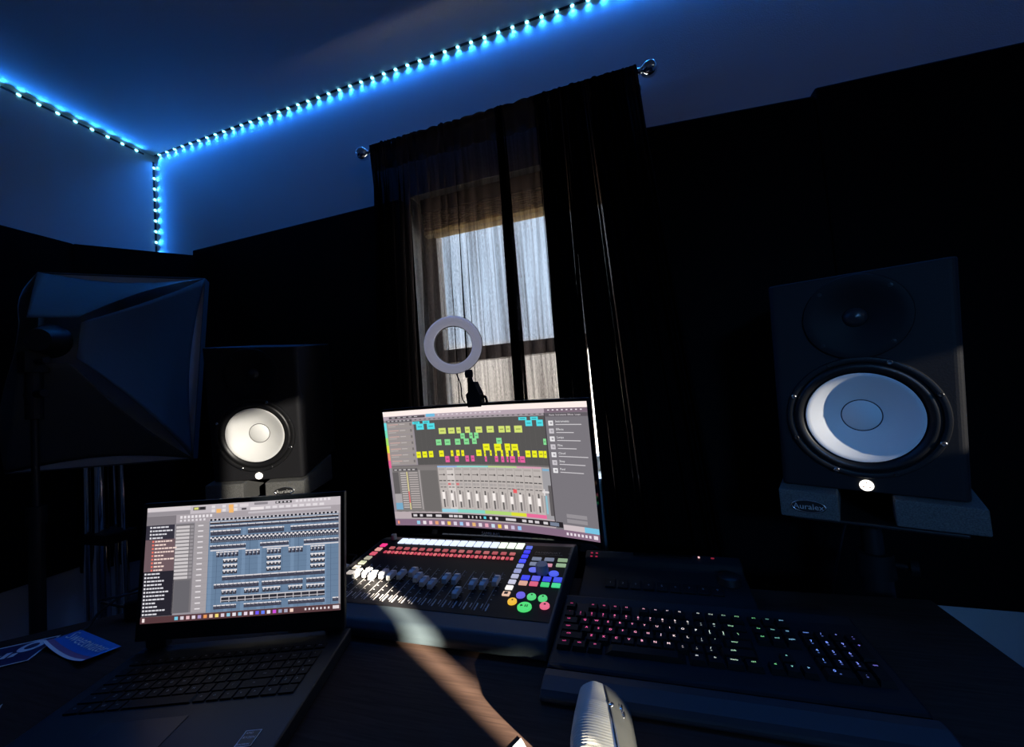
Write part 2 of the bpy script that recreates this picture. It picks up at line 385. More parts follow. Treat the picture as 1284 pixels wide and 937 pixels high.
for y0, y1 in zip(ys, ys[1:]):
    for z0, z1 in zip(zs, zs[1:]):
        k = [i for i, h in enumerate(HOLES) if h[0] - 1e-6 <= y0 and y1 <= h[1] + 1e-6 and h[2] - 1e-6 <= z0 and z1 <= h[3] + 1e-6]
        if not k: s.box((XR + .012, (y0 + y1) / 2, (z0 + z1) / 2), (.006, y1 - y0, z1 - z0), M_foam)
M_filter2 = M_filter.copy(); M_filter2.name = 'mouse_sun_filter'; M_filter2.node_tree.nodes['Transparent BSDF'].inputs[0].default_value = (.075, .078, .078, 1)
for h in HOLES[1:]: s2.add([(XR + .014, h[0], h[2]), (XR + .014, h[1], h[2]), (XR + .014, h[1], h[3]), (XR + .014, h[0], h[3])], [(0, 1, 2, 3)], M_filter2 if h is SUNHOLE_M else M_filter)
s2.build('sun_filter_patches', w2)
s.build('shade', w2)
for nm, (c, d) in {'baseboard_left': ((XL + .007, (YB + YF) / 2, .05), (.014, YB - YF, .1)), 'baseboard_back': (((XL + XR) / 2, YB - .007, .05), (XR - XL - .03, .014, .1))}.items():
    b = MB(); b.box(c, d, M_trimw); struct(b, nm, bevel=.003)

# ------------------------------------------------------------------ acoustic panels (black) on the walls
def panel(label, poly, M):
    b = MB(); b.prism(poly, 0, .036, M_foam, M)
    o = b.build('acoustic_panel', bevel=.006); tag(o, label, 'acoustic panel', 'black acoustic panels round the room'); return o
def wallM(origin, xdir):      # poly x along wall, poly y up, extruded into the room
    xd = Vector(xdir).normalized(); zd = Vector((0, 0, 1)); nd = xd.cross(zd)
    m = Matrix((xd, zd, nd)).transposed().to_4x4(); m.translation = Vector(origin); return m
yw = YB - .001
panel('black acoustic panel on the left wall behind the softbox', [(0, .625), (3.172, .625), (3.172, 1.893), (0, 1.93)], wallM((XL + .001, -2.2, 0), (0, 1, 0)))
d = Vector((.20, .27, 0))
panel('black acoustic panel set across the room corner under the vertical light strip', [(.0, .60), (.385, .60), (.385, 1.900), (.0, 1.890)], wallM((XL + .015, .985, 0), d))
panel('black acoustic panel between the room corner and the curtained window', [(0, .56), (1.075, .56), (1.075, 1.911), (0, 1.913)], wallM((-1.83, yw, 0), (1, 0, 0)))
panel('black acoustic panel right of the curtains with its top edge sloping down', [(0, .56), (.512, .555), (.512, 1.911), (0, 1.948)], wallM((.04, yw, 0), (1, 0, 0)))
panel('black acoustic panel at the far right behind the right speaker', [(0, .555), (1.2, .525), (1.2, 1.885), (0, 1.932)], wallM((.5535, yw, 0), (1, 0, 0)))

# ------------------------------------------------------------------ LED strips
M_pcb = mat('strip_backing', (.02, .02, .022), .5)
M_led = mat('led_diode', (.5, .6, .7), .3, emit=(.22, .80, 1.0), es=5.0)
led_l = bpy.data.lights.new('led_light', 'AREA'); led_l.shape = 'DISK'; led_l.size = .006; led_l.spread = R(120); led_l.energy = LED_W; led_l.color = LED_COLOR
ledb = MB(); ledb.lathe([(.0066, -.0004), (.0064, -.0018), (.0050, -.0036), (.0026, -.0046), (0, -.0049)], M_led, n=16, M=Matrix.Diagonal((1, .8, 1, 1))); led_me = ledb.mesh('led', True)
def strip(label, p0, direc, nleds, out, group, skip=0):
    """p0: start on the surface; diodes every 52.5 mm facing 'out'"""
    d = Vector(direc); o = Vector(out); zax = -o; y = zax.cross(d)
    t = thing('led_strip', label, 'light strip', p0, group=group)
    t.rotation_euler = Matrix((d, y, zax)).transposed().to_euler()
    L = nleds * .0525 + .03
    b = MB(); b.box((L / 2, 0, -.001), (L, .008, .0018), M_pcb); b.build('tape', t)
    for k in range(nleds):
        x = .03 + k * .0525
        c = bpy.data.objects.new('led', led_me); COL.objects.link(c); c.parent = t; c.location = (x, 0, -.002)
        a = bpy.data.objects.new('led_light', led_l); COL.objects.link(a); a.parent = t; a.location = (x, 0, -.007)
    return t
strip('long blue light strip along the ceiling edge above the window curtains', (XL + .012, YB - .006, ZC), (1, 0, 0), 76, (0, 0, -1), 'blue light strips')
strip('blue light strip along the left ceiling edge with few large diodes', (XL, YB - .045, ZC - .012), (0, -1, 0), 34, (1, 0, 0), 'blue light strips')
strip('short vertical blue light strip running down the room corner', (XL, YB - .0065, ZC - .03), (0, 0, -1), 9, (1, 0, 0), 'blue light strips')

# ------------------------------------------------------------------ curtain rod and curtains
RY, RZ = 1.205, 2.088
rod = thing('curtain_rod', 'metal curtain rod with ball finials holding the dark curtains over the window', 'curtain rod', (-.37, RY, RZ))
b = MB(); b.cyl((-.475, 0, 0), (.475, 0, 0), .008, .008, M_silver); b.build('rod', rod, smooth=True, split=40)
for sx_ in (-1, 1):
    b = MB(); b.lathe([(0, 0), (.009, .001), (.010, .008), (.007, .012), (.013, .016), (.021, .026), (.0235, .037), (.021, .049), (.013, .057), (0, .060)], M_chrome, axis='x', n=28, M=Matrix.Translation((sx_ * .468, 0, 0)) @ Matrix.Scale(sx_, 4, (1, 0, 0)))
    b.build('finial', rod, smooth=True)
    b = MB(); b.cyl((sx_ * .462, 0, -.002), (sx_ * .462, YB - RY - .004, -.002), .006, .006, M_silver); b.cyl((sx_ * .462, YB - RY - .01, 0), (sx_ * .462, YB - RY - .001, 0), .022, .022, M_silver); b.build('bracket', rod, smooth=True, split=40)

def curtain(label, x0, x1, xb0, xb1, zt, zb, dens, nf, amp_x, amp_y, seed, M_sheer=M_sheer):
    rnd = random.Random(seed)
    NS, NT = nf * 14, 34
    # cloth gathers more where 'dens' says so
    K = 600; cum = [0]
    for i in range(K):
        x = x0 + (x1 - x0) * (i + .5) / K
        cum.append(cum[-1] + 1 + sum(k * math.exp(-((x - c) / w) ** 2) for c, w, k in dens))
    tot = cum[-1]
    xs = []; j = 0
    for i in range(NS + 1):
        t = tot * i / NS
        while j < K - 1 and cum[j + 1] < t: j += 1
        xs.append((j + (t - cum[j]) / (cum[j + 1] - cum[j])) / K)
    ph = [rnd.uniform(-.9, .9) for _ in range(nf + 2)]; am = [rnd.uniform(.45, 1.5) for _ in range(nf + 2)]
    dr = [rnd.uniform(-.010, .010) for _ in range(nf + 2)]
    def pick(a, q):
        i = min(int(q), nf); f = q - int(q); f = f * f * (3 - 2 * f); return a[i] * (1 - f) + a[min(i + 1, nf + 1)] * f
    def fn(u, v):
        i = round(u * NS); g = xs[i]; q = u * nf
        v = v ** 2.2 if v < .5 else .2176 + (v - .5) * 1.5648
        z = zt + (zb - zt) * v
        xx = (x0 + (xb0 - x0) * v) * (1 - g) + (x1 + (xb1 - x1) * v) * g
        grow = .55 + .45 * min(1, v * 3)
        phi = 2 * math.pi * q + pick(ph, q) * (1 + 1.2 * v)
        a = pick(am, q)
        xx += amp_x * a * math.sin(phi) * grow + pick(dr, q) * v
        y = RY - .002 + amp_y * a * math.cos(phi) * grow + .008 * math.sin(1.7 * q + 3 * v)
        k = max(0, 1 - v / .09)
        y = y * (1 - k) + (RY - .0125 - .004 * (1 + math.cos(phi))) * k      # the rod runs behind the gathered header
        if v < .004: y += .016; z += .004 * math.sin(q * 1.9) + .002 * math.sin(q * 5.1)
        return (xx, y, z)
    b = MB(); b.grid(NS, NT, fn, M_sheer)
    i2 = b.mi(M_sheer2)
    for q_ in range(len(b.f)):
        if q_ // NS < 9: b.m[q_] = i2          # rod pocket: doubled cloth
    o = b.build('window_curtain', smooth=True)
    return tag(o, label, 'curtain', 'dark sheer curtains at the window')
curtain('wide dark sheer curtain with the lit window glowing through it behind the ring light', -.83, -.195, -.90, -.185, RZ + .02, .12,
        [(-.83, .05, 3.5), (-.76, .05, 1.6), (-.665, .02, .8), (-.545, .012, 1.6), (-.50, .008, 1.0), (-.335, .011, 13.0), (-.20, .02, 3.0)], 30, .0050, .014, 3)
curtain('narrow dark gathered curtain hanging just left of the bright slit of window', -.215, -.118, -.215, -.118, RZ + .02, .12, [(-.16, .03, 1.0)], 16, .0080, .016, 7, M_sheer2)
curtain('narrow dark bunched curtain flaring out at the right side of the window', -.130, .098, -.090, .26, RZ + .02, .10, [(-.09, .03, 1.5), (.0, .05, 2.0)], 30, .0095, .018, 11, M_sheer2)

# ------------------------------------------------------------------ desk
desk = thing('desk', 'dark brown wood desk carrying the laptop, mixer and keyboard', 'desk', (0, .5, 0))
b = MB(); b.prism([(.47, -.4), (.47, .385), (-.80, .385), (-1.30, -.06), (-1.30, -.4)][::-1], .705, .74, M_wood); b.build('desktop', desk, bevel=.003)
for x, y in ((.43, -.36), (.43, .10), (-.76, .32), (-1.24, -.35), (-1.22, -.08)):
    b = MB(); b.taper((x, y, .3525), (.045, .045, .705), 1, M_metalblk); b.build('leg', desk, bevel=.003)
b = MB(); b.box((-.16, .34, .60), (1.12, .018, .16), M_blkmatte); b.build('modesty_panel', desk)
DZ = .74

# ------------------------------------------------------------------ drawn screens
class UI:
    """rectangles laid on a display; u to the right, v downwards, 0..1"""
    def __init__(s, fn, nu=1): s.fn = fn; s.nu = nu; s.v = []; s.f = []; s.c = []
    def rect(s, u0, v0, u1, v1, col, layer):
        u0, u1, v0, v1 = max(u0, 0), min(u1, 1), max(v0, 0), min(v1, 1)
        if u1 <= u0 or v1 <= v0: return
        n = max(1, math.ceil((u1 - u0) * s.nu)); l = lin(col)
        for i in range(n):
            a, b_ = u0 + (u1 - u0) * i / n, u0 + (u1 - u0) * (i + 1) / n; k = len(s.v)
            s.v += [s.fn(a, v1, layer), s.fn(b_, v1, layer), s.fn(b_, v0, layer), s.fn(a, v0, layer)]
            s.f.append((k, k + 1, k + 2, k + 3)); s.c.append(l)
    def text(s, string, u, v, h, asp, col, layer, align='LEFT'):
        vs, fs = glyphs(string, align); k = len(s.v); l = lin(col)
        s.v += [s.fn(u + x * h / asp, v - y * h, layer) for x, y in vs]
        for f in fs: s.f.append(tuple(k + i for i in f)); s.c.append(l)
    def build(s, name, parent, **k):
        me = bpy.data.meshes.new(name); me.from_pydata(s.v, [], s.f); me.materials.append(M_screen)
        at = me.attributes.new('picture', 'FLOAT_COLOR', 'FACE')
        at.data.foreach_set('color', [x for c in s.c for x in (*c, 1)])
        o = bpy.data.objects.new(name, me); COL.objects.link(o); o.parent = parent
        for kk, vv in k.items(): setattr(o, kk, vv)
        return o

# ------------------------------------------------------------------ monitor
MW, MH = .598, .336
mc = Vector((-.399, .965, .964)); myaw, mrx, mry = R(-6.1), R(5.4), R(.5)
mon = thing('monitor', 'curved black computer monitor showing a music arrangement and mixer behind the fader console', 'monitor', (mc.x + .010, mc.y + .095, DZ), (0, 0, myaw))
mloc = Matrix.Rotation(-myaw, 3, 'Z') @ (mc - mon.location)
def mcurve(x): return .0248 - x * x / 3.6
def mpos(u, v, layer): x = (u - .5) * MW; return (x, mcurve(x) - .0004 - layer * .00012, (.5 - v) * MH)
ui = UI(mpos, 28)
def build_monitor_ui(ui):
    r = ui.rect
    r(0, 0, 1, 1, (150, 142, 150), 0)
    r(0, 0, 1, .042, (255, 240, 235), 1); r(0, .042, .815, .075, (182, 165, 176), 1); r(.815, .042, 1, .075, (126, 108, 122), 1)
    r(.03, .048, .222, .068, (84, 78, 84), 2); r(.228, .04, .275, .066, (116, 190, 226), 2)
    for k in range(14): r(.29 + k * .024, .050, .300 + k * .024, .060, (215, 205, 212), 2)
    for k in range(8): r(.83 + k * .02, .052, .838 + k * .02, .060, (235, 225, 232), 2)
    for k in range(5): r(.045 + k * .03, .053, .062 + k * .03, .060, (190, 185, 190), 3)
    r(.157, .075, .812, .096, (160, 150, 156), 1)
    for k in range(26): r(.165 + k * .025, .080, .176 + k * .025, .088, (108, 100, 106), 2)
    r(.012, .075, .150, .098, (96, 92, 96), 1)
    for k in range(6): r(.02 + k * .021, .080, .032 + k * .021, .090, (180, 175, 178), 2)
    for k, c in enumerate([(110, 226, 232), (120, 226, 190), (168, 228, 110), (225, 228, 70), (240, 150, 120), (236, 100, 150)]):
        r(0, .095 + k * .066, .013, .162 + k * .066, c, 2)
    for k in range(7):
        r(.014, .100 + k * .053, .150, .149 + k * .053, (156, 148, 146), 2)
        r(.02, .112 + k * .053, .075, .119 + k * .053, (205, 170, 165), 3); r(.08, .112 + k * .053, .11, .119 + k * .053, (190, 182, 180), 3)
        r(.02, .128 + k * .053, .06, .134 + k * .053, (185, 178, 176), 3); r(.136, .108 + k * .053, .145, .13 + k * .053, (120, 114, 114), 3)
    r(.157, .095, .812, .472, (88, 86, 85), 1)
    for k in range(26): r(.165 + k * .025, .095, .1655 + k * .025, .472, (104, 101, 100), 2)
    CY = [(0.152, 0.1, 0.191, 0.122), (0.171, 0.12, 0.21, 0.171), (0.207, 0.098, 0.243, 0.122), (0.228, 0.121, 0.268, 0.171), (0.694, 0.103, 0.732, 0.126), (0.724, 0.128, 0.755, 0.172), (0.749, 0.102, 0.784, 0.127), (0.775, 0.126, 0.805, 0.173)]
    LI = [(0.287, 0.166, 0.324, 0.215), (0.337, 0.167, 0.37, 0.215), (0.38, 0.166, 0.402, 0.215), (0.424, 0.165, 0.449, 0.214), (0.478, 0.166, 0.511, 0.215), (0.534, 0.165, 0.569, 0.216), (0.593, 0.167, 0.622, 0.218), (0.628, 0.167, 0.65, 0.217), (0.669, 0.167, 0.706, 0.22)]
    GR = [(0.397, 0.216, 0.419, 0.261), (0.443, 0.213, 0.46, 0.26), (0.468, 0.213, 0.489, 0.261), (0.266, 0.26, 0.294, 0.309), (0.312, 0.261, 0.341, 0.31), (0.366, 0.26, 0.393, 0.309), (0.412, 0.26, 0.438, 0.308), (0.454, 0.259, 0.477, 0.306), (0.576, 0.26, 0.602, 0.307), (0.798, 0.268, 0.811, 0.314)]
    YE = [(0.506, 0.306, 0.539, 0.359), (0.562, 0.307, 0.596, 0.362), (0.614, 0.306, 0.64, 0.36), (0.646, 0.309, 0.677, 0.36), (0.155, 0.359, 0.178, 0.411), (0.187, 0.358, 0.211, 0.409), (0.221, 0.356, 0.244, 0.409), (0.276, 0.354, 0.3, 0.406), (0.337, 0.355, 0.35, 0.404), (0.366, 0.353, 0.383, 0.402), (0.392, 0.355, 0.406, 0.404), (0.469, 0.353, 0.495, 0.404), (0.508, 0.359, 0.516, 0.407), (0.537, 0.357, 0.546, 0.402), (0.563, 0.359, 0.572, 0.404), (0.592, 0.356, 0.602, 0.407), (0.616, 0.36, 0.629, 0.407), (0.641, 0.36, 0.651, 0.407), (0.672, 0.359, 0.681, 0.407), (0.71, 0.359, 0.733, 0.41), (0.741, 0.359, 0.763, 0.41), (0.771, 0.36, 0.792, 0.41), (0.794, 0.36, 0.807, 0.412)]
    PI_ = [(0.305, 0.402, 0.327, 0.454), (0.355, 0.402, 0.375, 0.451), (0.41, 0.4, 0.428, 0.45), (0.439, 0.4, 0.456, 0.448), (0.509, 0.407, 0.519, 0.45), (0.559, 0.404, 0.575, 0.451), (0.59, 0.406, 0.604, 0.453), (0.617, 0.407, 0.625, 0.452), (0.633, 0.404, 0.657, 0.454), (0.672, 0.407, 0.678, 0.452), (0.681, 0.404, 0.704, 0.453)]
    for L, c in ((CY, (85, 222, 232)), (LI, (212, 226, 118)), (GR, (136, 222, 150)), (YE, (240, 240, 40)), (PI_, (230, 98, 160))):
        for q in L:
            r(*q, c, 3); w = q[2] - q[0]
            r(q[0] + w * .2, (q[1] + q[3]) / 2 - .004, q[2] - w * .2, (q[1] + q[3]) / 2 + .004, tuple(int(x * .72) for x in c), 4)
    # mixer
    r(0, .472, .815, .485, (120, 114, 114), 1)
    r(.013, .485, .257, .88, (128, 123, 122), 1); r(.02, .50, .15, .522, (92, 88, 90), 2)
    for k in range(5): r(.026 + k * .024, .506, .04 + k * .024, .515, (200, 195, 195), 3)
    r(.155, .515, .16, .86, (175, 168, 168), 2); r(.165, .52, .252, .87, (112, 108, 107), 2)
    r(.014, .53, .045, .72, (100, 96, 97), 2); r(.014, .72, .05, .80, (170, 164, 166), 2); r(.014, .80, .05, .86, (120, 170, 200), 2)
    for k in range(16):
        r(.055, .535 + k * .02, .085, .544 + k * .02, (196, 188, 186), 2); r(.10, .535 + k * .02, .148, .544 + k * .02, (186, 176, 174), 2)
    r(.088, .53, .094, .86, (222, 210, 150), 2); r(.088, .70, .094, .80, (230, 110, 110), 3)
    r(.257, .485, .815, .85, (190, 182, 178), 1)
    for k, (a, b_, c) in enumerate(((.257, .36, (150, 180, 220)), (.36, .52, (150, 215, 205)), (.52, .66, (190, 214, 150)), (.66, .775, (214, 160, 180)))): r(a, .483, b_, .497, c, 2)
    for k in range(12):
        x = .258 + k * .0432
        if k == 1: r(x, .50, x + .043, .85, (212, 204, 200), 2)
        r(x, .497, x + .0012, .85, (140, 132, 130), 3)
        r(x + .004, .505, x + .036, .520, (172, 164, 160), 3); r(x + .004, .555, x + .036, .562, (130, 122, 120), 3); r(x + .028, .55, x + .033, .566, (70, 66, 66), 4)
        r(x + .002, .605, x + .018, .614, (90, 86, 86), 3); r(x + .022, .605, x + .038, .614, (90, 86, 86), 3)
        r(x + .003, .628, x + .018, .648, (212, 120, 122) if k in (1, 2) else (170, 164, 162), 3)
        r(x + .020, .628, x + .036, .648, (174, 166, 164), 3); r(x + .005, .66, x + .018, .668, (110, 104, 104), 3); r(x + .022, .66, x + .036, .668, (110, 104, 104), 3)
        r(x + .004, .69, x + .011, .83, (196, 188, 184), 3)
        r(x + .014, .69, x + .021, .835, (92, 88, 88), 3); r(x + .010, .705 + .01 * (k % 3), x + .024, .765 + .01 * (k % 3), (248, 240, 236), 4)
        r(x + .028, .70, x + .036, .83, (160, 152, 150), 3)
    r(.632, .665, .65, .695, (235, 95, 100), 5)
    r(.776, .49, .815, .88, (160, 158, 162), 2); r(.78, .495, .81, .512, (130, 175, 205), 3); r(.781, .70, .789, .84, (140, 190, 205), 3); r(.798, .62, .812, .85, (98, 94, 96), 3)
    r(.77, .665, .80, .68, (225, 220, 220), 4); r(.776, .65, .782, .70, (225, 220, 220), 4)
    for a, b_, c in ((.257, .34, (150, 210, 228)), (.34, .48, (136, 212, 196)), (.48, .611, (176, 214, 120)), (.611, .684, (220, 222, 60)), (.684, .778, (232, 110, 156))): r(a, .85, b_, .878, c, 3)
    r(0, .878, 1, .94, (186, 172, 176), 1)
    r(.09, .890, .85, .932, (40, 36, 40), 2)
    for x, w in ((.10, .02), (.135, .015), (.17, .03), (.22, .03), (.29, .02), (.315, .02), (.34, .02), (.39, .006), (.41, .006), (.43, .006), (.45, .006), (.47, .012), (.50, .012), (.53, .012), (.58, .05), (.66, .02), (.69, .02), (.72, .02), (.76, .02)):
        r(x, .901, x + w, .921, (90, 215, 235) if x == .47 else (214, 208, 212), 3)
    r(.79, .898, .83, .925, (120, 130, 150), 3)
    # browser column
    r(.815, .075, 1, .95, (122, 118, 124), 2); r(.815, .078, 1, .104, (98, 92, 98), 3); r(.812, .075, .817, .93, (70, 66, 70), 3)
    ui.text('Home  Instruments  Effects  Loops', .835, .092, .017, 1.78, (228, 222, 226), 4)
    for k, t in enumerate(('Instruments', 'Effects', 'Loops', 'Files', 'Cloud', 'Shop', 'Pool')):
        v = .152 + k * .0585
        r(.829, v - .018, .85, v + .018, (236, 234, 236) if k % 2 == 0 else (205, 200, 206), 3); r(.836, v - .008, .846, v + .007, (170, 166, 172), 4)
        ui.text(t, .860, v - .012, .022, 1.78, (240, 238, 240), 3)
        r(.860, v + .008, .860 + (.11, .075, .10, .08, .125, .11, .10)[k], v + .014, (206, 202, 206), 3)
    r(.868, .822, .955, .85, (150, 145, 150), 3); r(.868, .86, .955, .888, (150, 145, 150), 3)
    ui.text('Edit settings', .912, .836, .02, 1.78, (190, 186, 190), 4, 'CENTER') if False else None
    r(.85, .905, 1, .945, (205, 192, 196), 3); r(.94, .905, 1, .945, (120, 195, 226), 4)
    r(0, .945, 1, 1, (134, 108, 130), 3)
    cs = [(150, 205, 230), (235, 225, 230), (240, 190, 210), (230, 160, 120), (235, 215, 225), (245, 200, 90), (220, 210, 225), (160, 200, 240), (240, 205, 225), (230, 180, 120), (225, 215, 225), (235, 170, 190), (200, 220, 235), (245, 205, 70), (240, 225, 225), (200, 190, 215), (150, 195, 240)]
    for k, c in enumerate(cs): r(.115 + k * .0325, .958, .132 + k * .0325, .988, c, 4)
    r(.012, .958, .022, .985, (250, 150, 120), 4)
    for k in range(7): r(.86 + k * .016, .962, .869 + k * .016, .982, (232, 220, 230), 4)
    r(.975, .958, .992, .985, (232, 220, 230), 4)
build_monitor_ui(ui)
scr = ui.build('screen', mon, location=mloc, rotation_euler=(mrx, mry, 0))
scr['label'] = 'lit screen'
b = MB()
def mshell(b):
    W, T, B = MW / 2 + .006, MH / 2 + .007, -MH / 2 - .024
    N = 24; xs = [-W + 2 * W * i / N for i in range(N + 1)]
    # front bezel: ring round the picture, curved with it
    for z0, z1 in ((MH / 2, T), (B, -MH / 2)):
        b.grid(N, 1, lambda u, v: (-W + 2 * W * u, mcurve(-W + 2 * W * u) - .001 - (.0098 * (1 - v) if z0 < 0 else 0), z0 + (z1 - z0) * v), M_gloss)
    for s_ in (-1, 1):
        b.grid(1, 1, lambda u, v: (s_ * (MW / 2 + .006 * u), mcurve(MW / 2) - .001, -MH / 2 + MH * v), M_gloss)
    b.grid(N, 1, lambda u, v: (-W + 2 * W * u, mcurve(-W + 2 * W * u) - .001 + .018 * v, T), M_blk)
    b.grid(N, 1, lambda u, v: (-W + 2 * W * u, mcurve(-W + 2 * W * u) - .0108 + .0278 * v, B), M_blk)
    for s_ in (-1, 1): b.grid(1, 1, lambda u, v: (s_ * W, mcurve(W) - .001 + .018 * u, B + (T - B) * v), M_blk)
    def back(u, v):
        x = -W + 2 * W * u; z = B + (T - B) * v
        e_ = min(1, 4 * min(u, 1 - u)) * min(1, 4 * min(v, 1 - v))
        return (x, mcurve(x) + .017 + .035 * e_ ** .6, z)
    b.grid(N, 12, back, M_blkmatte)
mshell(b)
fr = b.build('frame', mon, loc=mloc, rot=(mrx, mry, 0))
b = MB(); b.text('SAMSUNG', .012, (0, 0, 0), mat('silver_print', (.62, .64, .68), .4)); b.build('maker_lettering', fr, loc=(0, mcurve(0) - .0066, -MH / 2 - .012), rot=(-math.atan(.0098 / .024), 0, 0))
b = MB(); b.cyl((0, .0, .012), (0, -.0, .16), .017, .016, M_blk); b.box((0, -.022, .17), (.07, .06, .07), M_blk); b.build('stand_neck', mon, bevel=.004)
b = MB(); b.lathe([(0, 0), (.097, 0), (.100, .004), (.094, .009), (.03, .013), (0, .013)], M_blk, n=48); b.build('stand_base', mon, smooth=True, split=40)

# ------------------------------------------------------------------ ring light clipped to the monitor
rc = Vector((-.455, .975, 1.304))
ring = thing('ring_light', 'small white ring light clipped to the top of the monitor', 'ring light', (-.405, .985, 1.137), (0, 0, R(-6)))
rl = Matrix.Rotation(R(6), 3, 'Z') @ (rc - ring.location)
rot = (R(4), 0, R(24))
b = MB(); prof = [(.0525, 0), (.0525, -.008), (.056, -.0135), (.0655, -.0155), (.075, -.0135), (.0785, -.008), (.0785, 0)]
b.lathe(prof, M_ring, axis='y', n=64); b.build('diffuser', ring, smooth=True, loc=rl, rot=rot)
b = MB(); b.lathe([(.051, 0), (.051, .010), (.056, .014), (.075, .014), (.080, .010), (.080, 0), (.051, 0)], M_blk, axis='y', n=64); b.build('housing', ring, smooth=True, split=40, loc=rl, rot=rot)
b = MB(); b.cyl((rl.x + .035, rl.y + .006, rl.z - .074), (-.004, 0, .046), .006, .006, M_blk); b.lathe([(0, -.012), (.010, -.010), (.012, 0), (.010, .010), (0, .012)], M_blk, c=(rl.x + .040, rl.y + .004, rl.z - .083), n=16); b.build('arm', ring, smooth=True, split=40)
b = MB(); b.prism([(-.018, -.006), (.022, -.006), (.018, .030), (.004, .062), (-.012, .062), (-.010, .040), (-.022, .028)], -.014, .014, M_blkmatte, Matrix(((1, 0, 0, 0), (0, 0, 1, 0), (0, 1, 0, 0), (0, 0, 0, 1)))); b.tube([(.018, 0, .022), (.030, 0, .018), (.033, 0, .004), (.026, 0, -.004)], .004, M_blkmatte)
b.build('clip', ring, bevel=.002)
b = MB(); b.tube([(rl.x - .004, rl.y + .012, rl.z - .078), (rl.x + .003, rl.y + .02, rl.z - .11), (rl.x + .001, rl.y + .028, rl.z - .15), (rl.x + .004, rl.y + .075, rl.z - .20), (rl.x + .004, rl.y + .08, rl.z - .33)], .0016, M_rubber); b.build('power_cord', ring, smooth=True)

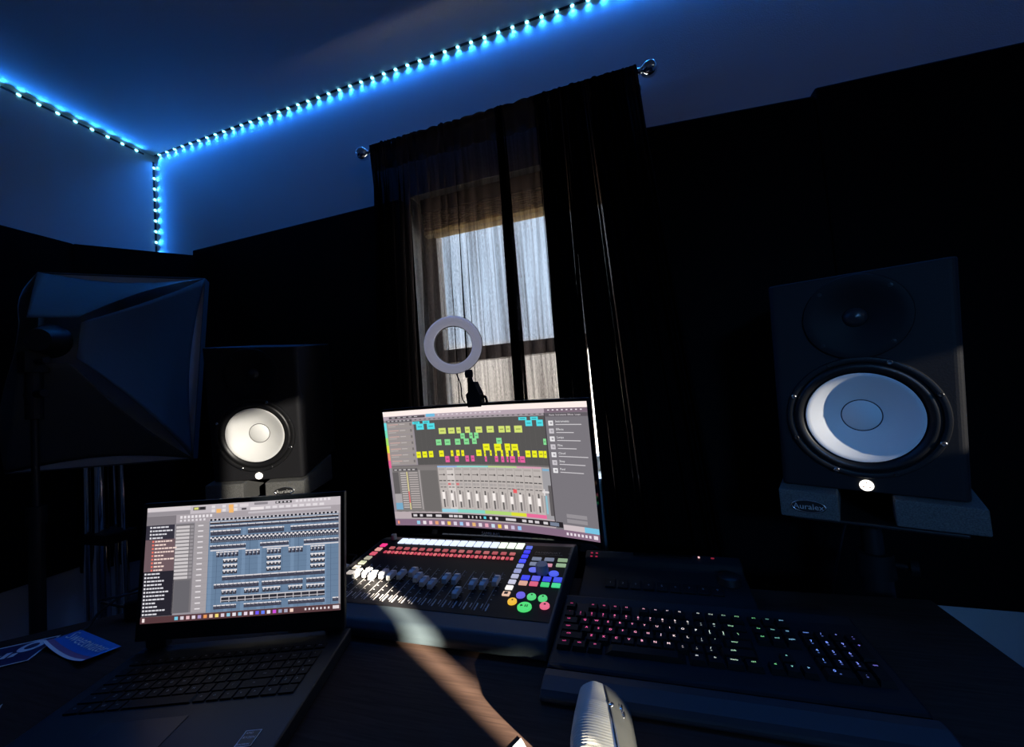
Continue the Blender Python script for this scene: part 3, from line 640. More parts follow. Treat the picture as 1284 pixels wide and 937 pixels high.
# ------------------------------------------------------------------ laptop
LW, LH = .344, .194
lc = Vector((-.687, .535, .904)); lyaw, lrx, lry = R(18.4), R(-4.9), R(1.2)
lap = thing('laptop', 'open dark grey laptop with a music sequencer on its lit screen', 'laptop', (-.687, .535, DZ), (0, 0, lyaw))
lloc = Vector((0, 0, lc.z - DZ))
def lpos(u, v, layer): return ((u - .5) * LW, -.0004 - layer * .00012, (.5 - v) * LH)
ui = UI(lpos)
def build_laptop_ui(ui):
    r = ui.rect; rnd = random.Random(5)
    r(0, 0, 1, 1, (150, 145, 152), 0)
    r(0, 0, 1, .075, (196, 188, 194), 1); r(0, .0, .22, .035, (214, 206, 210), 2); r(0, .04, .22, .075, (150, 144, 150), 2)
    r(0, .075, 1, .15, (168, 160, 166), 1); r(0, .078, .15, .16, (128, 122, 128), 2)
    for k in range(9): r(.17 + k * .019, .088, .182 + k * .019, .112, (232, 226, 230), 2)
    for k in range(7): r(.17 + k * .02, .122, .180 + k * .02, .14, (225, 220, 224), 3)
    r(.235, .016, .30, .046, (90, 86, 90), 3); r(.24, .02, .262, .04, (214, 214, 120), 4); r(.27, .02, .295, .04, (40, 38, 42), 4)
    for x, v in ((.355, .045), (.418, .012), (.420, .050)): r(x, v, x + .024, v + .036, (244, 184, 110), 3)
    for x in (.33, .385, .445): r(x, .012, x + .018, .036, (226, 220, 222), 3); r(x, .046, x + .018, .072, (226, 220, 222), 3)
    r(.475, .012, .52, .04, (220, 212, 216), 3); r(.485, .05, .51, .068, (84, 80, 86), 3); r(.53, .05, .60, .075, (236, 228, 230), 3)
    r(.55, .008, .62, .03, (140, 134, 140), 3); r(.66, .008, .745, .03, (60, 58, 62), 3)
    for k in range(4): r(.665 + k * .02, .012, .676 + k * .02, .025, (205, 200, 205), 4)
    for k in range(9): r(.765 + k * .021, .006, .779 + k * .021, .028, (228, 222, 226), 3); r(.61 + k * .035, .048, .634 + k * .035, .07, (226, 220, 224), 3)
    r(.52, .088, .95, .105, (196, 190, 196), 2)
    # browser
    r(0, .158, .145, .285, (52, 50, 62), 2); r(0, .285, .150, .563, (110, 90, 96), 2); r(0, .563, .155, .945, (40, 38, 48), 2)
    for k in range(25):
        v = .165 + k * .0312; ind = .035 if 4 <= k < 13 else (.02 if k < 4 else .006)
        dot = (240, 120, 105) if 4 <= k < 13 else (226, 222, 230)
        r(ind, v + .004, ind + .009, v + .02, dot, 3)
        w = rnd.uniform(.035, .10)
        x = ind + .014
        while x < ind + .014 + w:
            ww = rnd.uniform(.008, .02); r(x, v + .006, x + ww, v + .019, (240, 214, 206) if 4 <= k < 13 else (218, 216, 224), 3); x += ww + .003
    # channel rack
    r(.15, .16, .245, .93, (118, 114, 118), 2); r(.158, .655, .236, .93, (104, 102, 108), 3)
    for k in range(15): r(.153, .178 + k * .0315, .222, .20 + k * .0315, (204, 198, 200), 3); r(.226, .178 + k * .0315, .242, .20 + k * .0315, (150, 145, 150), 3)
    r(.248, .15, .322, .935, (164, 158, 162), 2)
    for k in range(16): r(.25, .165 + k * .048, .32, .166 + k * .048, (126, 120, 126), 3); r(.265, .18 + k * .048, .292, .19 + k * .048, (228, 222, 226), 3)
    # playlist
    r(.322, .13, .99, .945, (104, 128, 156), 2)
    for k in range(16): r(.325 + k * .0416, .16, .327 + k * .0416, .945, (78, 98, 124), 3)
    for k in range(8): r(.325 + k * .0832, .16, .345 + k * .0832, .945, (116, 141, 170), 3)
    for k in range(16): r(.322, .165 + k * .048, .99, .1665 + k * .048, (82, 102, 128), 3)
    r(.322, .13, .99, .152, (196, 192, 198), 4)
    for k in range(32): r(.325 + k * .0208, .133, .337 + k * .0208, .15, (34, 34, 44), 5)
    def clip(u0, u1, v, h, tick, body=(66, 68, 84)):
        r(u0, v, u1, v + h, body, 5); r(u0, v, u1, v + h * .26, (226, 222, 226), 6)
        n = max(1, round((u1 - u0) / tick))
        for k in range(n):
            x = u0 + (u1 - u0) * (k + .62) / n; r(x, v + h * .05, x + .0035, v + h * .26, (70, 72, 88), 7)
            r(x - .008, v + h * .45, x - .001, v + h * .55, (112, 114, 130), 7)
    clip(.326, .99, .160, .022, .083, (66, 60, 66)); clip(.326, .99, .190, .03, .042)
    for a, b_ in ((.33, .485), (.522, .708), (.742, .99)): clip(a, b_, .236, .046, .0208)
    r(.33, .293, .99, .345, (58, 62, 78), 5)
    for k in range(64):
        x = .33 + k * .0103; r(x, .294 + .012 * (k % 2), x + .009, .309 + .012 * (k % 2), (224, 220, 224), 6); r(x + .002, .33, x + .006, .34, (150, 152, 166), 6)
    for a, b_ in ((.33, .513), (.586, .733), (.811, .99)): clip(a, b_, .368, .034, .0208)
    for a, b_ in ((.333, .513), (.60, .735), (.811, .99)): r(a, .408, b_, .419, (214, 211, 216), 5)
    for a, b_ in ((.364, .478), (.512, .588), (.622, .696), (.732, .808), (.846, .921)):
        n = round((b_ - a) / .0185); w = (b_ - a) / n
        for k in range(n):
            x = a + k * w
            r(x, .425, x + w * .9, .436, (226, 222, 226), 6); r(x, .436, x + w * .9, .475, (70, 72, 88), 5)
            r(x + w * .1, .442, x + w * .4, .456, (210, 208, 214), 6); r(x + w * .5, .458, x + w * .85, .472, (40, 42, 54), 6)
    for a, b_ in ((.40, .474), (.622, .696), (.846, .921)):
        n = 4; w = (b_ - a) / n
        for row in range(3):
            for k in range(n):
                x = a + k * w; v = .492 + row * .047
                r(x, v, x + w * .92, v + .038, (54, 52, 62), 5); r(x, v, x + w * .92, v + .012, (230, 226, 228), 6); r(x + w * .3, v + .010, x + w * .6, v + .024, (226, 222, 226), 6)
    clip(.398, .92, .640, .040, .042); r(.398, .640, .92, .650, (220, 216, 220), 7)
    for a, b_ in ((.358, .585), (.60, .808), (.826, .92)): clip(a, b_, .705, .042, .0208)
    for a, b_ in ((.398, .474), (.512, .588), (.604, .696), (.735, .808), (.826, .92)):
        n = round((b_ - a) / .0185); w = (b_ - a) / n
        for k in range(n):
            x = a + k * w; r(x, .758, x + w * .92, .80, (58, 58, 70), 5); r(x, .758, x + w * .92, .770, (226, 222, 226), 6); r(x + w * .2, .770, x + w * .5, .784, (190, 188, 196), 6)
    r(.395, .815, .92, .865, (46, 46, 56), 5); r(.395, .815, .92, .824, (206, 202, 206), 6); r(.395, .848, .92, .855, (190, 186, 192), 6)
    for k in range(13): r(.395 + k * .0405, .815, .398 + k * .0405, .865, (214, 210, 214), 6)
    for a, b_ in ((.36, .474), (.512, .70), (.735, .92), (.96, .99)): clip(a, b_, .885, .036, .0208)
    # task bar
    r(0, .945, 1, 1, (86, 58, 62), 8)
    cs = [(120, 200, 226), (214, 206, 216), (230, 190, 196), (226, 214, 224), (170, 150, 200), (232, 150, 90), (236, 206, 190), (244, 220, 120), (222, 206, 220), (140, 196, 220), (230, 224, 232), (150, 196, 222), (230, 214, 230), (232, 218, 240), (110, 90, 250), (100, 130, 250), (236, 230, 240), (206, 80, 220), (150, 160, 190), (170, 170, 190), (246, 214, 200)]
    for k, c in enumerate(cs): r(.17 + k * .0288, .958, .187 + k * .0288, .986, c, 9)
    r(.01, .956, .022, .988, (244, 226, 226), 9)
    for k in range(7): r(.82 + k * .0195, .962, .829 + k * .0195, .98, (226, 214, 218), 9)
    r(.962, .956, .994, .984, (226, 214, 218), 9)
build_laptop_ui(ui)
s_ = ui.build('screen', lap, location=lloc, rotation_euler=(lrx, lry, 0)); s_['label'] = 'lit screen'
b = MB()
lt, lb = LH / 2 + .008, -LH / 2 - .028
for (x0, x1, z0, z1) in ((-LW / 2 - .007, -LW / 2, lb, lt), (LW / 2, LW / 2 + .007, lb, lt), (-LW / 2, LW / 2, LH / 2, lt), (-LW / 2, LW / 2, lb, -LH / 2)):
    b.box(((x0 + x1) / 2, .0012, (z0 + z1) / 2), (x1 - x0, .004, z1 - z0), M_lap)
b.box((0, .0055, (lt + lb) / 2), (LW + .014, .005, lt - lb), M_lap)
lid = b.build('lid', lap, loc=lloc, rot=(lrx, lry, 0))
b = MB(); b.text('L E G I O N', .009, (.03, -.0012, -LH / 2 - .014), mat('bezel_print', (.05, .055, .06), .4)); b.build('maker_lettering', lid)
for s1 in (-1, 1):
    b = MB(); b.box((s1 * (LW / 2 - .018), .004, .034), (.036, .016, .018), M_lap); b.build('hinge', lap, bevel=.003)
LB = .262                                        # depth of the base, towards the viewer
b = MB(); b.prism([(-LW / 2 - .009, .006), (LW / 2 + .009, .006), (LW / 2 + .009, -LB + .012), (LW / 2 - .004, -LB), (-LW / 2 + .004, -LB), (-LW / 2 - .009, -LB + .012)][::-1], .003, .024, M_lap); b.build('base', lap, bevel=.0025)
b = MB()
for x in (-.13, .13):
    for y in (-.03, -.22): b.cyl((x, y, 0), (x, y, .004), .008, .008, M_rubber, 12)
b.build('rubber_feet', lap)
b = MB(); b.box((-.02, -.2015, .0244), (.105, .066, .0012), mat('laptop_touchpad', (.013, .016, .021), .35)); b.build('touchpad', lap, bevel=.0008)
M_legend = mat('key_legend_print', (.42, .42, .42), .5)
rows = [(['Esc', 'F1', 'F2', 'F3', 'F4', 'F5', 'F6', 'F7', 'F8', 'F9', 'F10', 'F11', 'F12', 'Ins', 'Del', 'Hm', 'End'], [1] * 17),
        (['`', '1', '2', '3', '4', '5', '6', '7', '8', '9', '0', '-', '=', 'Bk', 'Nm', '/', '*'], [1] * 13 + [1.4] + [.87] * 3),
        (['Tab', 'Q', 'W', 'E', 'R', 'T', 'Y', 'U', 'I', 'O', 'P', '[', ']', '\\', '7', '8', '9'], [1.3] + [1] * 12 + [1.1] + [.87] * 3),
        (['Cap', 'A', 'S', 'D', 'F', 'G', 'H', 'J', 'K', 'L', ';', "'", 'Ent', '4', '5', '6'], [1.6] + [1] * 11 + [1.8] + [.87] * 3),
        (['Sh', 'Z', 'X', 'C', 'V', 'B', 'N', 'M', ',', '.', '/', 'Sh', '1', '2', '3'], [2.1] + [1] * 10 + [2.3] + [.87] * 3),
        (['Ct', 'Fn', 'W', 'Al', '', 'Al', 'Ct', '<', 'v', '>', '0', '.'], [1.2, 1, 1, 1, 5.2, 1, 1, 1, 1, 1, 1.3, 1.3])]
kw_tot = .318
for ri, (names, ws) in enumerate(rows):
    u = kw_tot / sum(ws); x = -kw_tot / 2; y = -.045 - ri * .0185 + (.003 if ri == 0 else 0)
    for nm, w in zip(names, ws):
        b = MB(); d_ = .012 if ri == 0 else .0158
        b.taper((0, 0, .0008), (w * u - .0026, d_, .0016), .95, M_lapkey)
        if nm: b.text(nm, .0055 if len(nm) == 1 else .0038, (-.002, .001, .00175), M_legend, plane='xy')
        b.build('key', lap, loc=(x + w * u / 2, y, .0246)); x += w * u
b = MB()
sm = mat('sticker_black', (.015, .015, .018), .3); sw = mat('sticker_white', (.72, .72, .74), .4)
b.box((0, 0, 0), (.020, .024, .0004), sm)
for (x, y, w, h) in ((0, .0115, .020, .0008), (0, -.0115, .020, .0008), (-.0096, 0, .0008, .024), (.0096, 0, .0008, .024)): b.box((x, y, .0003), (w, h, .0003), sw)
b.text('RYZEN', .0048, (0, .001, .0005), sw, plane='xy'); b.text('RADEON', .0036, (-.001, -.0085, .0005), sw, plane='xy'); b.text('AMD', .0042, (-.003, .0075, .0005), sw, plane='xy')
b.build('sticker', lap, loc=(.141, -.216, .0244), label='small black spec sticker with white border')

# ------------------------------------------------------------------ fader console
CWd, CDp = .512, .35
con = thing('fader_console', 'black fader console with lit buttons and sixteen grey faders in front of the monitor', 'mixing console', (-.160, .60, DZ), (0, 0, R(-.6)))
# local: x 0 at the right edge running negative, y 0 at the front edge
def ctop(y): return .036 + (y - .05) * .10        # height of the control face
b = MB(); b.profile([(0, .004), (0, .018), (.012, .030), (.05, .036), (.30, ctop(.30)), (.315, ctop(.30) - .002), (.35, .048), (.35, .004)][::-1], -CWd, 0, M_con); body = b.build('body', con, bevel=.004, seg=3)
b = MB()
for x in (-.03, -CWd + .03):
    for y in (.03, .32): b.cyl((x, y, 0), (x, y, .006), .01, .01, M_rubber, 12)
b.build('rubber_feet', con)
FS = Matrix.Rotation(math.atan(.10), 4, 'X')
def face(px, py, h=0):     # local matrix on the control face
    m = Matrix.Translation((px, py, ctop(py) + h)) @ FS; return m
def cmat(px, py, z): return (px + .135, py - .60)
b = MB(); b.box((-CWd / 2, .172, 0), (CWd - .012, .250, .0014), M_conface, Matrix.Translation((0, 0, ctop(.172) - .172 * 0)) @ Matrix.Translation((0, .172, 0)) @ FS @ Matrix.Translation((0, -.172, 0)))
facep = b.build('face_plate', con)
x_of = lambda X_: X_ + .160
y_of = lambda Y_: Y_ - .60
FX0, FXS = x_of(-.612), (.322) / 15               # first fader, spacing
fy0, fy1 = .060, .180
fader_pos = [.62, .60, .56, .66, .60, .63, .68, .80, .66, .56, .50, .72, .70, .34, .58, .60, ]
fader_pos = [.60, .66, .58, .66, .62, .68, .80, .62, .50, .44, .66, .66, .22, .54, .56, .70]
for k in range(16):
    x = FX0 + k * FXS
    b = MB(); m = face(x, 0); m = Matrix.Translation((x, (fy0 + fy1) / 2, ctop((fy0 + fy1) / 2) + .0010)) @ FS
    b.box((0, 0, 0), (.0010, fy1 - fy0, .0006), M_slot, m)
    for j in range(9): b.box((.0055, -.055 + j * .0135, 0), (.0035, .0008, .0006), M_print, m)
    b.box((.0062, -.052, 0), (.0022, .018, .0006), M_print, m); b.box((-.0055, -.048, 0), (.0018, .012, .0006), M_print, m)
    b.build('fader_slot', con)
    y = fy0 + .012 + (fy1 - fy0 - .024) * fader_pos[k] * 1.0
    b = MB(); b.profile([(-.0135, 0), (-.0120, .009), (-.004, .0115), (-.001, .0085), (.001, .0085), (.004, .0115), (.0120, .009), (.0135, 0)], -.0052, .0052, M_cap)
    b.box((0, 0, .0090), (.0104, .0012, .0012), M_capline); b.box((0, 0, -.001), (.004, .006, .006), M_blk)
    b.build('fader_cap', con, loc=(x, y, ctop(y) + .0042), rot=(math.atan(.10), 0, 0), bevel=.0007)
# scribble displays (sit on the raised strip at the back), select, mute/solo
for k in range(16):
    x = x_of(-.600) + k * (.316 / 15)
    c = (214, 226, 252) if k < 13 else (232, 246, 226)
    b = MB(); b.box((0, 0, 0), (.0178, .024, .003), emat(c, 1.25)); b.build('channel_display', con, loc=(x, y_of(.889), ctop(.289) + .0022), rot=(math.atan(.10), 0, 0), bevel=.0008)
    x2 = x_of(-.608) + k * (.316 / 15); c = (196, 92, 100) if k % 3 else (206, 110, 112)
    b = MB(); b.box((0, 0, 0), (.0128, .0095, .003), emat(c, .75)); b.build('select_button', con, loc=(x2, y_of(.853), ctop(.253) + .0022), rot=(math.atan(.10), 0, 0), bevel=.0008)
    for j in (0, 1):
        b = MB(); b.box((0, 0, 0), (.0068, .0088, .003), emat((226, 112, 116) if j else (196, 70, 88), .95)); b.build('channel_button', con, loc=(x2 - .006 + j * .0104, y_of(.833), ctop(.233) + .0022), rot=(math.atan(.10), 0, 0), bevel=.0008)
def button(x, y, w, d_, c, s=1.0, name='button', h=.003):
    b = MB(); b.box((0, 0, 0), (w, d_, h), emat(c, s)); return b.build(name, con, loc=(x_of(x), y_of(y), ctop(y_of(y)) + h * .7), rot=(math.atan(.10), 0, 0), bevel=.0008)
for k, c in enumerate([(255, 60, 140), (228, 160, 150), (214, 90, 110), (176, 170, 150), (170, 176, 150), (206, 196, 176), (190, 180, 170)]):
    button(-.641, .864 - k * .0205, .0155, .013, c, 1.0)
b = MB(); b.lathe([(0, 0), (.0075, 0), (.007, .012), (.006, .013), (0, .013)], M_knob, n=20); b.build('pan_knob', con, loc=(x_of(-.633), y_of(.898), ctop(.298) + .001), smooth=True, split=40)
for k, c in enumerate([(90, 110, 220), (60, 60, 235), (60, 64, 245), (70, 80, 250), (140, 150, 200), (150, 156, 200), (178, 180, 205), (196, 196, 214), (255, 250, 244), (230, 190, 165)]):
    o = button(-.261, .884 - k * .0192, .0145, .0118, c, 1.0)
b = MB(); b.box((0, 0, 0), (.007, .006, .0008), mat('dark_red_print', (.08, .02, .02), .5)); b.build('button_mark', o, loc=(0, 0, .0018))
# right hand section
for j, ys in enumerate((.838, .818)):
    for k, x in enumerate((-.232, -.204, -.175)):
        if j == 1 and k == 1: button(-.199, ys - .002, .011, .009, (226, 150, 170), .8); continue
        button(x, ys, .0205, .0105, (130, 140, 165) if k < 2 else (160, 190, 150), .7 + .1 * j)
kn = MB(); kn.lathe([(0, 0), (.0135, 0), (.0135, .002), (.0125, .016), (.0115, .0175), (0, .0175)], M_knob, n=36); kn.build('jog_knob', con, loc=(x_of(-.2085), y_of(.790), ctop(.19) + .0015), rot=(math.atan(.10), 0, 0), smooth=True, split=35)
def oval(x, y, rx, ry_, c, s=1.0, name='transport_button', mark=None):
    b = MB(); b.lathe([(0, 0), (1, 0), (1, .0025), (.92, .0035), (0, .0035)], emat(c, s), n=32, M=Matrix.Diagonal((rx, ry_, 1, 1)))
    o = b.build(name, con, loc=(x_of(x), y_of(y), ctop(y_of(y)) + .001), rot=(math.atan(.10), 0, 0), smooth=True, split=35)
    if mark:
        b = MB(); dk = mat('button_symbol', (.01, .03, .02), .5)
        for (px_, py_, w, h, tri) in mark:
            if tri: b.prism([(px_ - w / 2, py_ - h / 2), (px_ + w / 2, py_), (px_ - w / 2, py_ + h / 2)], .0036, .0040, dk)
            else: b.box((px_, py_, .0038), (w, h, .0004), dk)
        b.build('button_mark', o)
    return o
oval(-.2285, .795, .010, .0075, (110, 120, 245), .8, 'button'); oval(-.184, .786, .010, .0085, (80, 100, 240), .9, 'button')
for k, x in enumerate((-.238, -.2165, -.194, -.1725)):
    button(x, .7665 - .0 * k, .0165, .0140, [(60, 70, 240), (100, 100, 235), (66, 76, 232), (64, 84, 230)][k], .9)
    button(x, .748, .0165, .0120, [(226, 170, 150), (226, 100, 130), (70, 215, 130), (75, 225, 150)][k], .9)
oval(-.232, .710, .0085, .0085, (110, 100, 230), .9); oval(-.2105, .708, .0085, .0088, (90, 220, 130), .9, mark=[(0, .003, .003, .003, 0)]); oval(-.189, .706, .0085, .0088, (90, 220, 130), .9, mark=[(0, .003, .003, .003, 0)])
oval(-.2425, .690, .0085, .0090, (245, 190, 60), .95, mark=[(0, .002, .003, .003, 0)]); oval(-.181, .686, .0088, .0088, (235, 110, 140), .95, mark=[(0, .002, .0035, .0035, 0)])
oval(-.216, .678, .0130, .0125, (80, 225, 120), .95, mark=[(-.005, .001, .005, .006, 1), (.0015, .001, .0016, .006, 0), (.005, .001, .0016, .006, 0)])
b = MB(); M_ft = mat('faint_print', (.16, .16, .17), .5)
b.text('FADERPORT', .0105, (0, 0, 0), M_ft, plane='xy', align='LEFT'); b.text('16', .008, (.074, 0, 0), M_ft, plane='xy', align='LEFT'); b.text('PRODUCTION CONTROLLER', .0048, (0, -.008, 0), M_ft, plane='xy', align='LEFT')
b.build('lettering', con, loc=(x_of(-.242), y_of(.866), ctop(.266) + .0012), rot=(math.atan(.10), 0, 0))

# ------------------------------------------------------------------ keyboard
kb = thing('computer_keyboard', 'full-size black keyboard with rainbow backlit legends and a wide palm rest', 'keyboard', (.067, .655, DZ), (0, 0, R(-.3)))
b = MB(); b.profile([(-.082, .003), (-.082, .016), (-.075, .019), (.078, .026), (.098, .030), (.104, .024), (.104, .003)][::-1], -.222, .228, M_kb); b.build('body', kb, bevel=.004)
b = MB(); b.profile([(-.130, .001), (-.130, .008), (-.122, .014), (-.10, .018), (-.0835, .017), (-.0835, .001)][::-1], -.2225, .232, M_palm); b.build('palm_rest', kb, bevel=.003)
b = MB()
for x in (-.19, .19):
    for y in (-.07, .09): b.box((x, y, .002), (.03, .01, .004), M_rubber)
b.build('rubber_feet', kb)
U = .01905
def hue(x):       # colour of the backlight from left to right
    st = [(-.21, (235, 70, 140)), (-.12, (255, 120, 170)), (-.05, (255, 215, 215)), (.03, (215, 235, 215)), (.08, (120, 220, 130)), (.115, (130, 190, 200)), (.15, (110, 150, 245)), (.19, (130, 140, 235)), (.225, (110, 80, 190))]
    for (a, ca), (b_, cb_) in zip(st, st[1:]):
        if x <= b_:
            t = max(0, (x - a) / (b_ - a)); return tuple(int(p + (q - p) * t) for p, q in zip(ca, cb_))
    return st[-1][1]
KR = [(0, [('esc', 0, 1), ('F1', 2, 1), ('F2', 3, 1), ('F3', 4, 1), ('F4', 5, 1), ('F5', 6.5, 1), ('F6', 7.5, 1), ('F7', 8.5, 1), ('F8', 9.5, 1), ('F9', 11, 1), ('F10', 12, 1), ('F11', 13, 1), ('F12', 14, 1), ('prt', 15.25, 1), ('scr', 16.25, 1), ('pau', 17.25, 1)]),
      (1.35, [(c, i, 1) for i, c in enumerate("`1234567890-=")] + [('bksp', 13, 2), ('ins', 15.25, 1), ('hm', 16.25, 1), ('pg', 17.25, 1), ('num', 18.5, 1), ('/', 19.5, 1), ('*', 20.5, 1), ('-', 21.5, 1)]),
      (2.35, [('tab', 0, 1.5)] + [(c, 1.5 + i, 1) for i, c in enumerate('QWERTYUIOP[]')] + [('\\', 13.5, 1.5), ('del', 15.25, 1), ('end', 16.25, 1), ('pgdn', 17.25, 1), ('7', 18.5, 1), ('8', 19.5, 1), ('9', 20.5, 1), ('+', 21.5, 1)]),
      (3.35, [('caps', 0, 1.75)] + [(c, 1.75 + i, 1) for i, c in enumerate("ASDFGHJKL;'")] + [('enter', 12.75, 2.25), ('4', 18.5, 1), ('5', 19.5, 1), ('6', 20.5, 1)]),
      (4.35, [('shift', 0, 2.25)] + [(c, 2.25 + i, 1) for i, c in enumerate('ZXCVBNM,./')] + [('shift', 12.25, 2.75), ('^', 16.25, 1), ('1', 18.5, 1), ('2', 19.5, 1), ('3', 20.5, 1), ('ent', 21.5, 1)]),
      (5.35, [('ctrl', 0, 1.25), ('win', 1.25, 1.25), ('alt', 2.5, 1.25), ('', 3.75, 6.25), ('alt', 10, 1.25), ('fn', 11.25, 1.25), ('menu', 12.5, 1.25), ('ctrl', 13.75, 1.25), ('<', 15.25, 1), ('v', 16.25, 1), ('>', 17.25, 1), ('0', 18.5, 2), ('.', 20.5, 1)])]
kx0 = -.2145; ky0 = .062
for row, keys in KR:
    for nm, u, w in keys:
        x = kx0 + (u + w / 2) * U; y = ky0 - row * U * .985
        tall = nm in ('+', 'ent') and u > 21
        b = MB(); b.taper((0, -(U * .49 if tall else 0), .004), (w * U - .0012, U * (1.97 if tall else .93), .0085), .78, M_key)
        c = hue(x); dim = 1.45 if row else 1.3
        if nm:
            small = len(nm) > 1
            b.text(nm, .0042 if small else .0062, (0 if w < 1.4 else -.3 * w * U * .4, .0022, .00855), emat(c, dim * (1.15 if not small else 1.0)), plane='xy')
            if nm in '1234567890-=[];,./': b.box((0, -.0026, .0084), (.0022, .0012, .0003), emat(c, .35))
        b.build('key', kb, loc=(x, y, .0185 + (y + .06) * .047), rot=(math.atan(.045), 0, 0))
b = MB()
for u in (1.25, 2.5, 3.75, 10, 11.25, 12.5, 13.75):
    x = kx0 + u * U; b.box((x, ky0 - 5.35 * U * .985 - .002, .0185), (.0011, .012, .0015), emat(tuple(int(v * .75) for v in hue(x)), .5 if u < 5 else .18))
for u in (1, 2, 3, 4, 5): 
    x = kx0 + u * U; b.box((x, ky0 - 1.35 * U * .985, .0195), (.0008, .010, .0012), emat(tuple(int(v * .6) for v in hue(x)), .25))
b.build('key_gap_glow', kb)

# ------------------------------------------------------------------ small dark controller behind the keyboard
ctl = thing('audio_interface', 'low black desktop controller with tiny red lights behind the backlit keyboard', 'audio interface', (.03, .86, DZ), (0, 0, R(-1.5)))
b = MB(); b.profile([(-.085, .002), (-.085, .010), (-.080, .014), (.028, .026), (.034, .040), (.060, .046), (.072, .040), (.072, .002)][::-1], -.165, .150, M_blkmatte); b.build('body', ctl, bevel=.006, seg=3)
b = MB(); b.lathe([(0, 0), (.022, 0), (.020, .012), (.017, .014), (0, .014)], M_rubber, n=24); b.build('dial', ctl, loc=(.118, .0, .022), smooth=True, split=40)
for k in range(9):
    b = MB(); b.box((0, 0, 0), (.020, .028, .004), M_key); b.text('1234567890'[k], .008, (0, 0, .0022), M_legend, plane='xy'); b.build('pad_button', ctl, loc=(-.105 + k * .0245, -.035, .0205), rot=(R(6.5), 0, 0), bevel=.0015)
b = MB()
for x in (-.150, -.139):
    for y in (-.0015, .009): b.box((x, y + .038, .0425 + y * .3), (.0045, .002, .002), emat((190, 40, 80), .7))
b.build('indicator', ctl)
b = MB(); b.box((.072, .052, .0455), (.0035, .0035, .002), emat((255, 190, 190), 1.2)); b.build('indicator', ctl)
b = MB(); b.box((.098, .052, .0450), (.006, .002, .002), emat((160, 40, 60), .7)); b.build('indicator', ctl)
b = MB(); b.box((.0, .053, .0455), (.12, .012, .0012), M_gloss); b.build('display_strip', ctl)
b = MB()
for x in (-.14, .13):
    for y in (-.07, .05): b.box((x, y, .0015), (.02, .012, .003), M_rubber)
b.build('rubber_feet', ctl)

# ------------------------------------------------------------------ vertical mouse
ms = thing('computer_mouse', 'grey vertical mouse with ribbed side paled as if lit in front of the keyboard', 'mouse', (-.066, .480, DZ), (0, 0, R(2)))
ML = .098
def msec(t):
    """cross-section, near end t=0 to far tip t=1: grip side, crest, sloping button plate, foot"""
    y = -ML / 2 + ML * t
    h = .047 * (1 - .22 * max(0, t - .55) * 2.2) * (.86 + .14 * min(1, t * 3))
    k = .90 + .10 * min(1, t * 4); wl = .037 * k * (1 - .10 * t); wr = .036 * k * (1 - .30 * max(0, t - .4)); cr = .016 - .017 * t
    return [(-wl, y, .0015), (-wl * 1.01, y, h * .38), (-wl * .88, y, h * .78), (-wl * .42, y, h * 1.02), (cr, y, h * .95), (cr + .005, y, h * .90), (cr * .4 + wr * .6, y, h * .66), (wr, y, h * .22), (wr * .97, y, .0015)]
def at(t, q):
    P = [Vector(p) for p in msec(t)]; j = min(int(q), 7); f = q - j
    a, b2, c, d2 = P[max(j - 1, 0)], P[j], P[j + 1], P[min(j + 2, 8)]
    return .5 * ((2 * b2) + (c - a) * f + (2 * a - 5 * b2 + 4 * c - d2) * f * f + (3 * b2 - a - 3 * c + d2) * f ** 3)
b = MB(); b.grid(14, 132, lambda u, v: at(v, u * 3.9) + Vector((-.0008 * (1 if int(round(v * 132)) % 4 < 2 and .05 < u < .97 else 0), 0, .0003 * (1 if int(round(v * 132)) % 4 < 2 else 0))), M_mouselit); b.build('ribbed_grip', ms, smooth=True, label='ribbed thumb side paled as if lit')
b = MB(); b.grid(20, 40, lambda u, v: at(v, 3.9 + u * 4.1), M_mousedark)
for t, fl in ((0, 1), (1, 0)):
    P = [at(t, 8 * k / 24) for k in range(25)]; b.add(P, [tuple(range(25)) if fl else tuple(range(25))[::-1]], M_mousedark)
b.build('shell', ms, smooth=True, split=35)
b = MB(); b.add([at(0, 0), at(0, 8), at(1, 8), at(1, 0)], [(0, 1, 2, 3)], M_blk); b.build('base', ms)
b = MB(); b.tube([at(t, 4.12) + Vector((0, 0, .0003)) for t in (.04, .25, .5, .75, .97)], .0006, M_blk, n=6); b.build('plate_seam', ms, smooth=True)
for t, q in ((.70, 5.9), (.60, 6.0)):
    p = at(t, q); nv = (at(t, q + .1) - at(t, q - .1)).cross(Vector((0, 1, 0))).normalized(); nv = nv if nv.z > 0 else -nv
    m_ = nv.to_track_quat('Z', 'Y').to_matrix().to_4x4(); m_.translation = p
    b = MB(); b.lathe([(0, -.001), (1, -.001), (1, .0008), (.8, .0018), (0, .0022)], M_silver, n=24, M=m_ @ Matrix.Diagonal((.0052, .0023, 1, 1))); b.build('side_button', ms, smooth=True)
p = at(.56, 4.6); b = MB(); b.lathe([(0, -.001), (.0032, -.001), (.0034, .0008), (.002, .0018), (0, .002)], M_silver, n=20, M=Matrix.Translation(p)); b.build('dpi_button', ms, smooth=True)

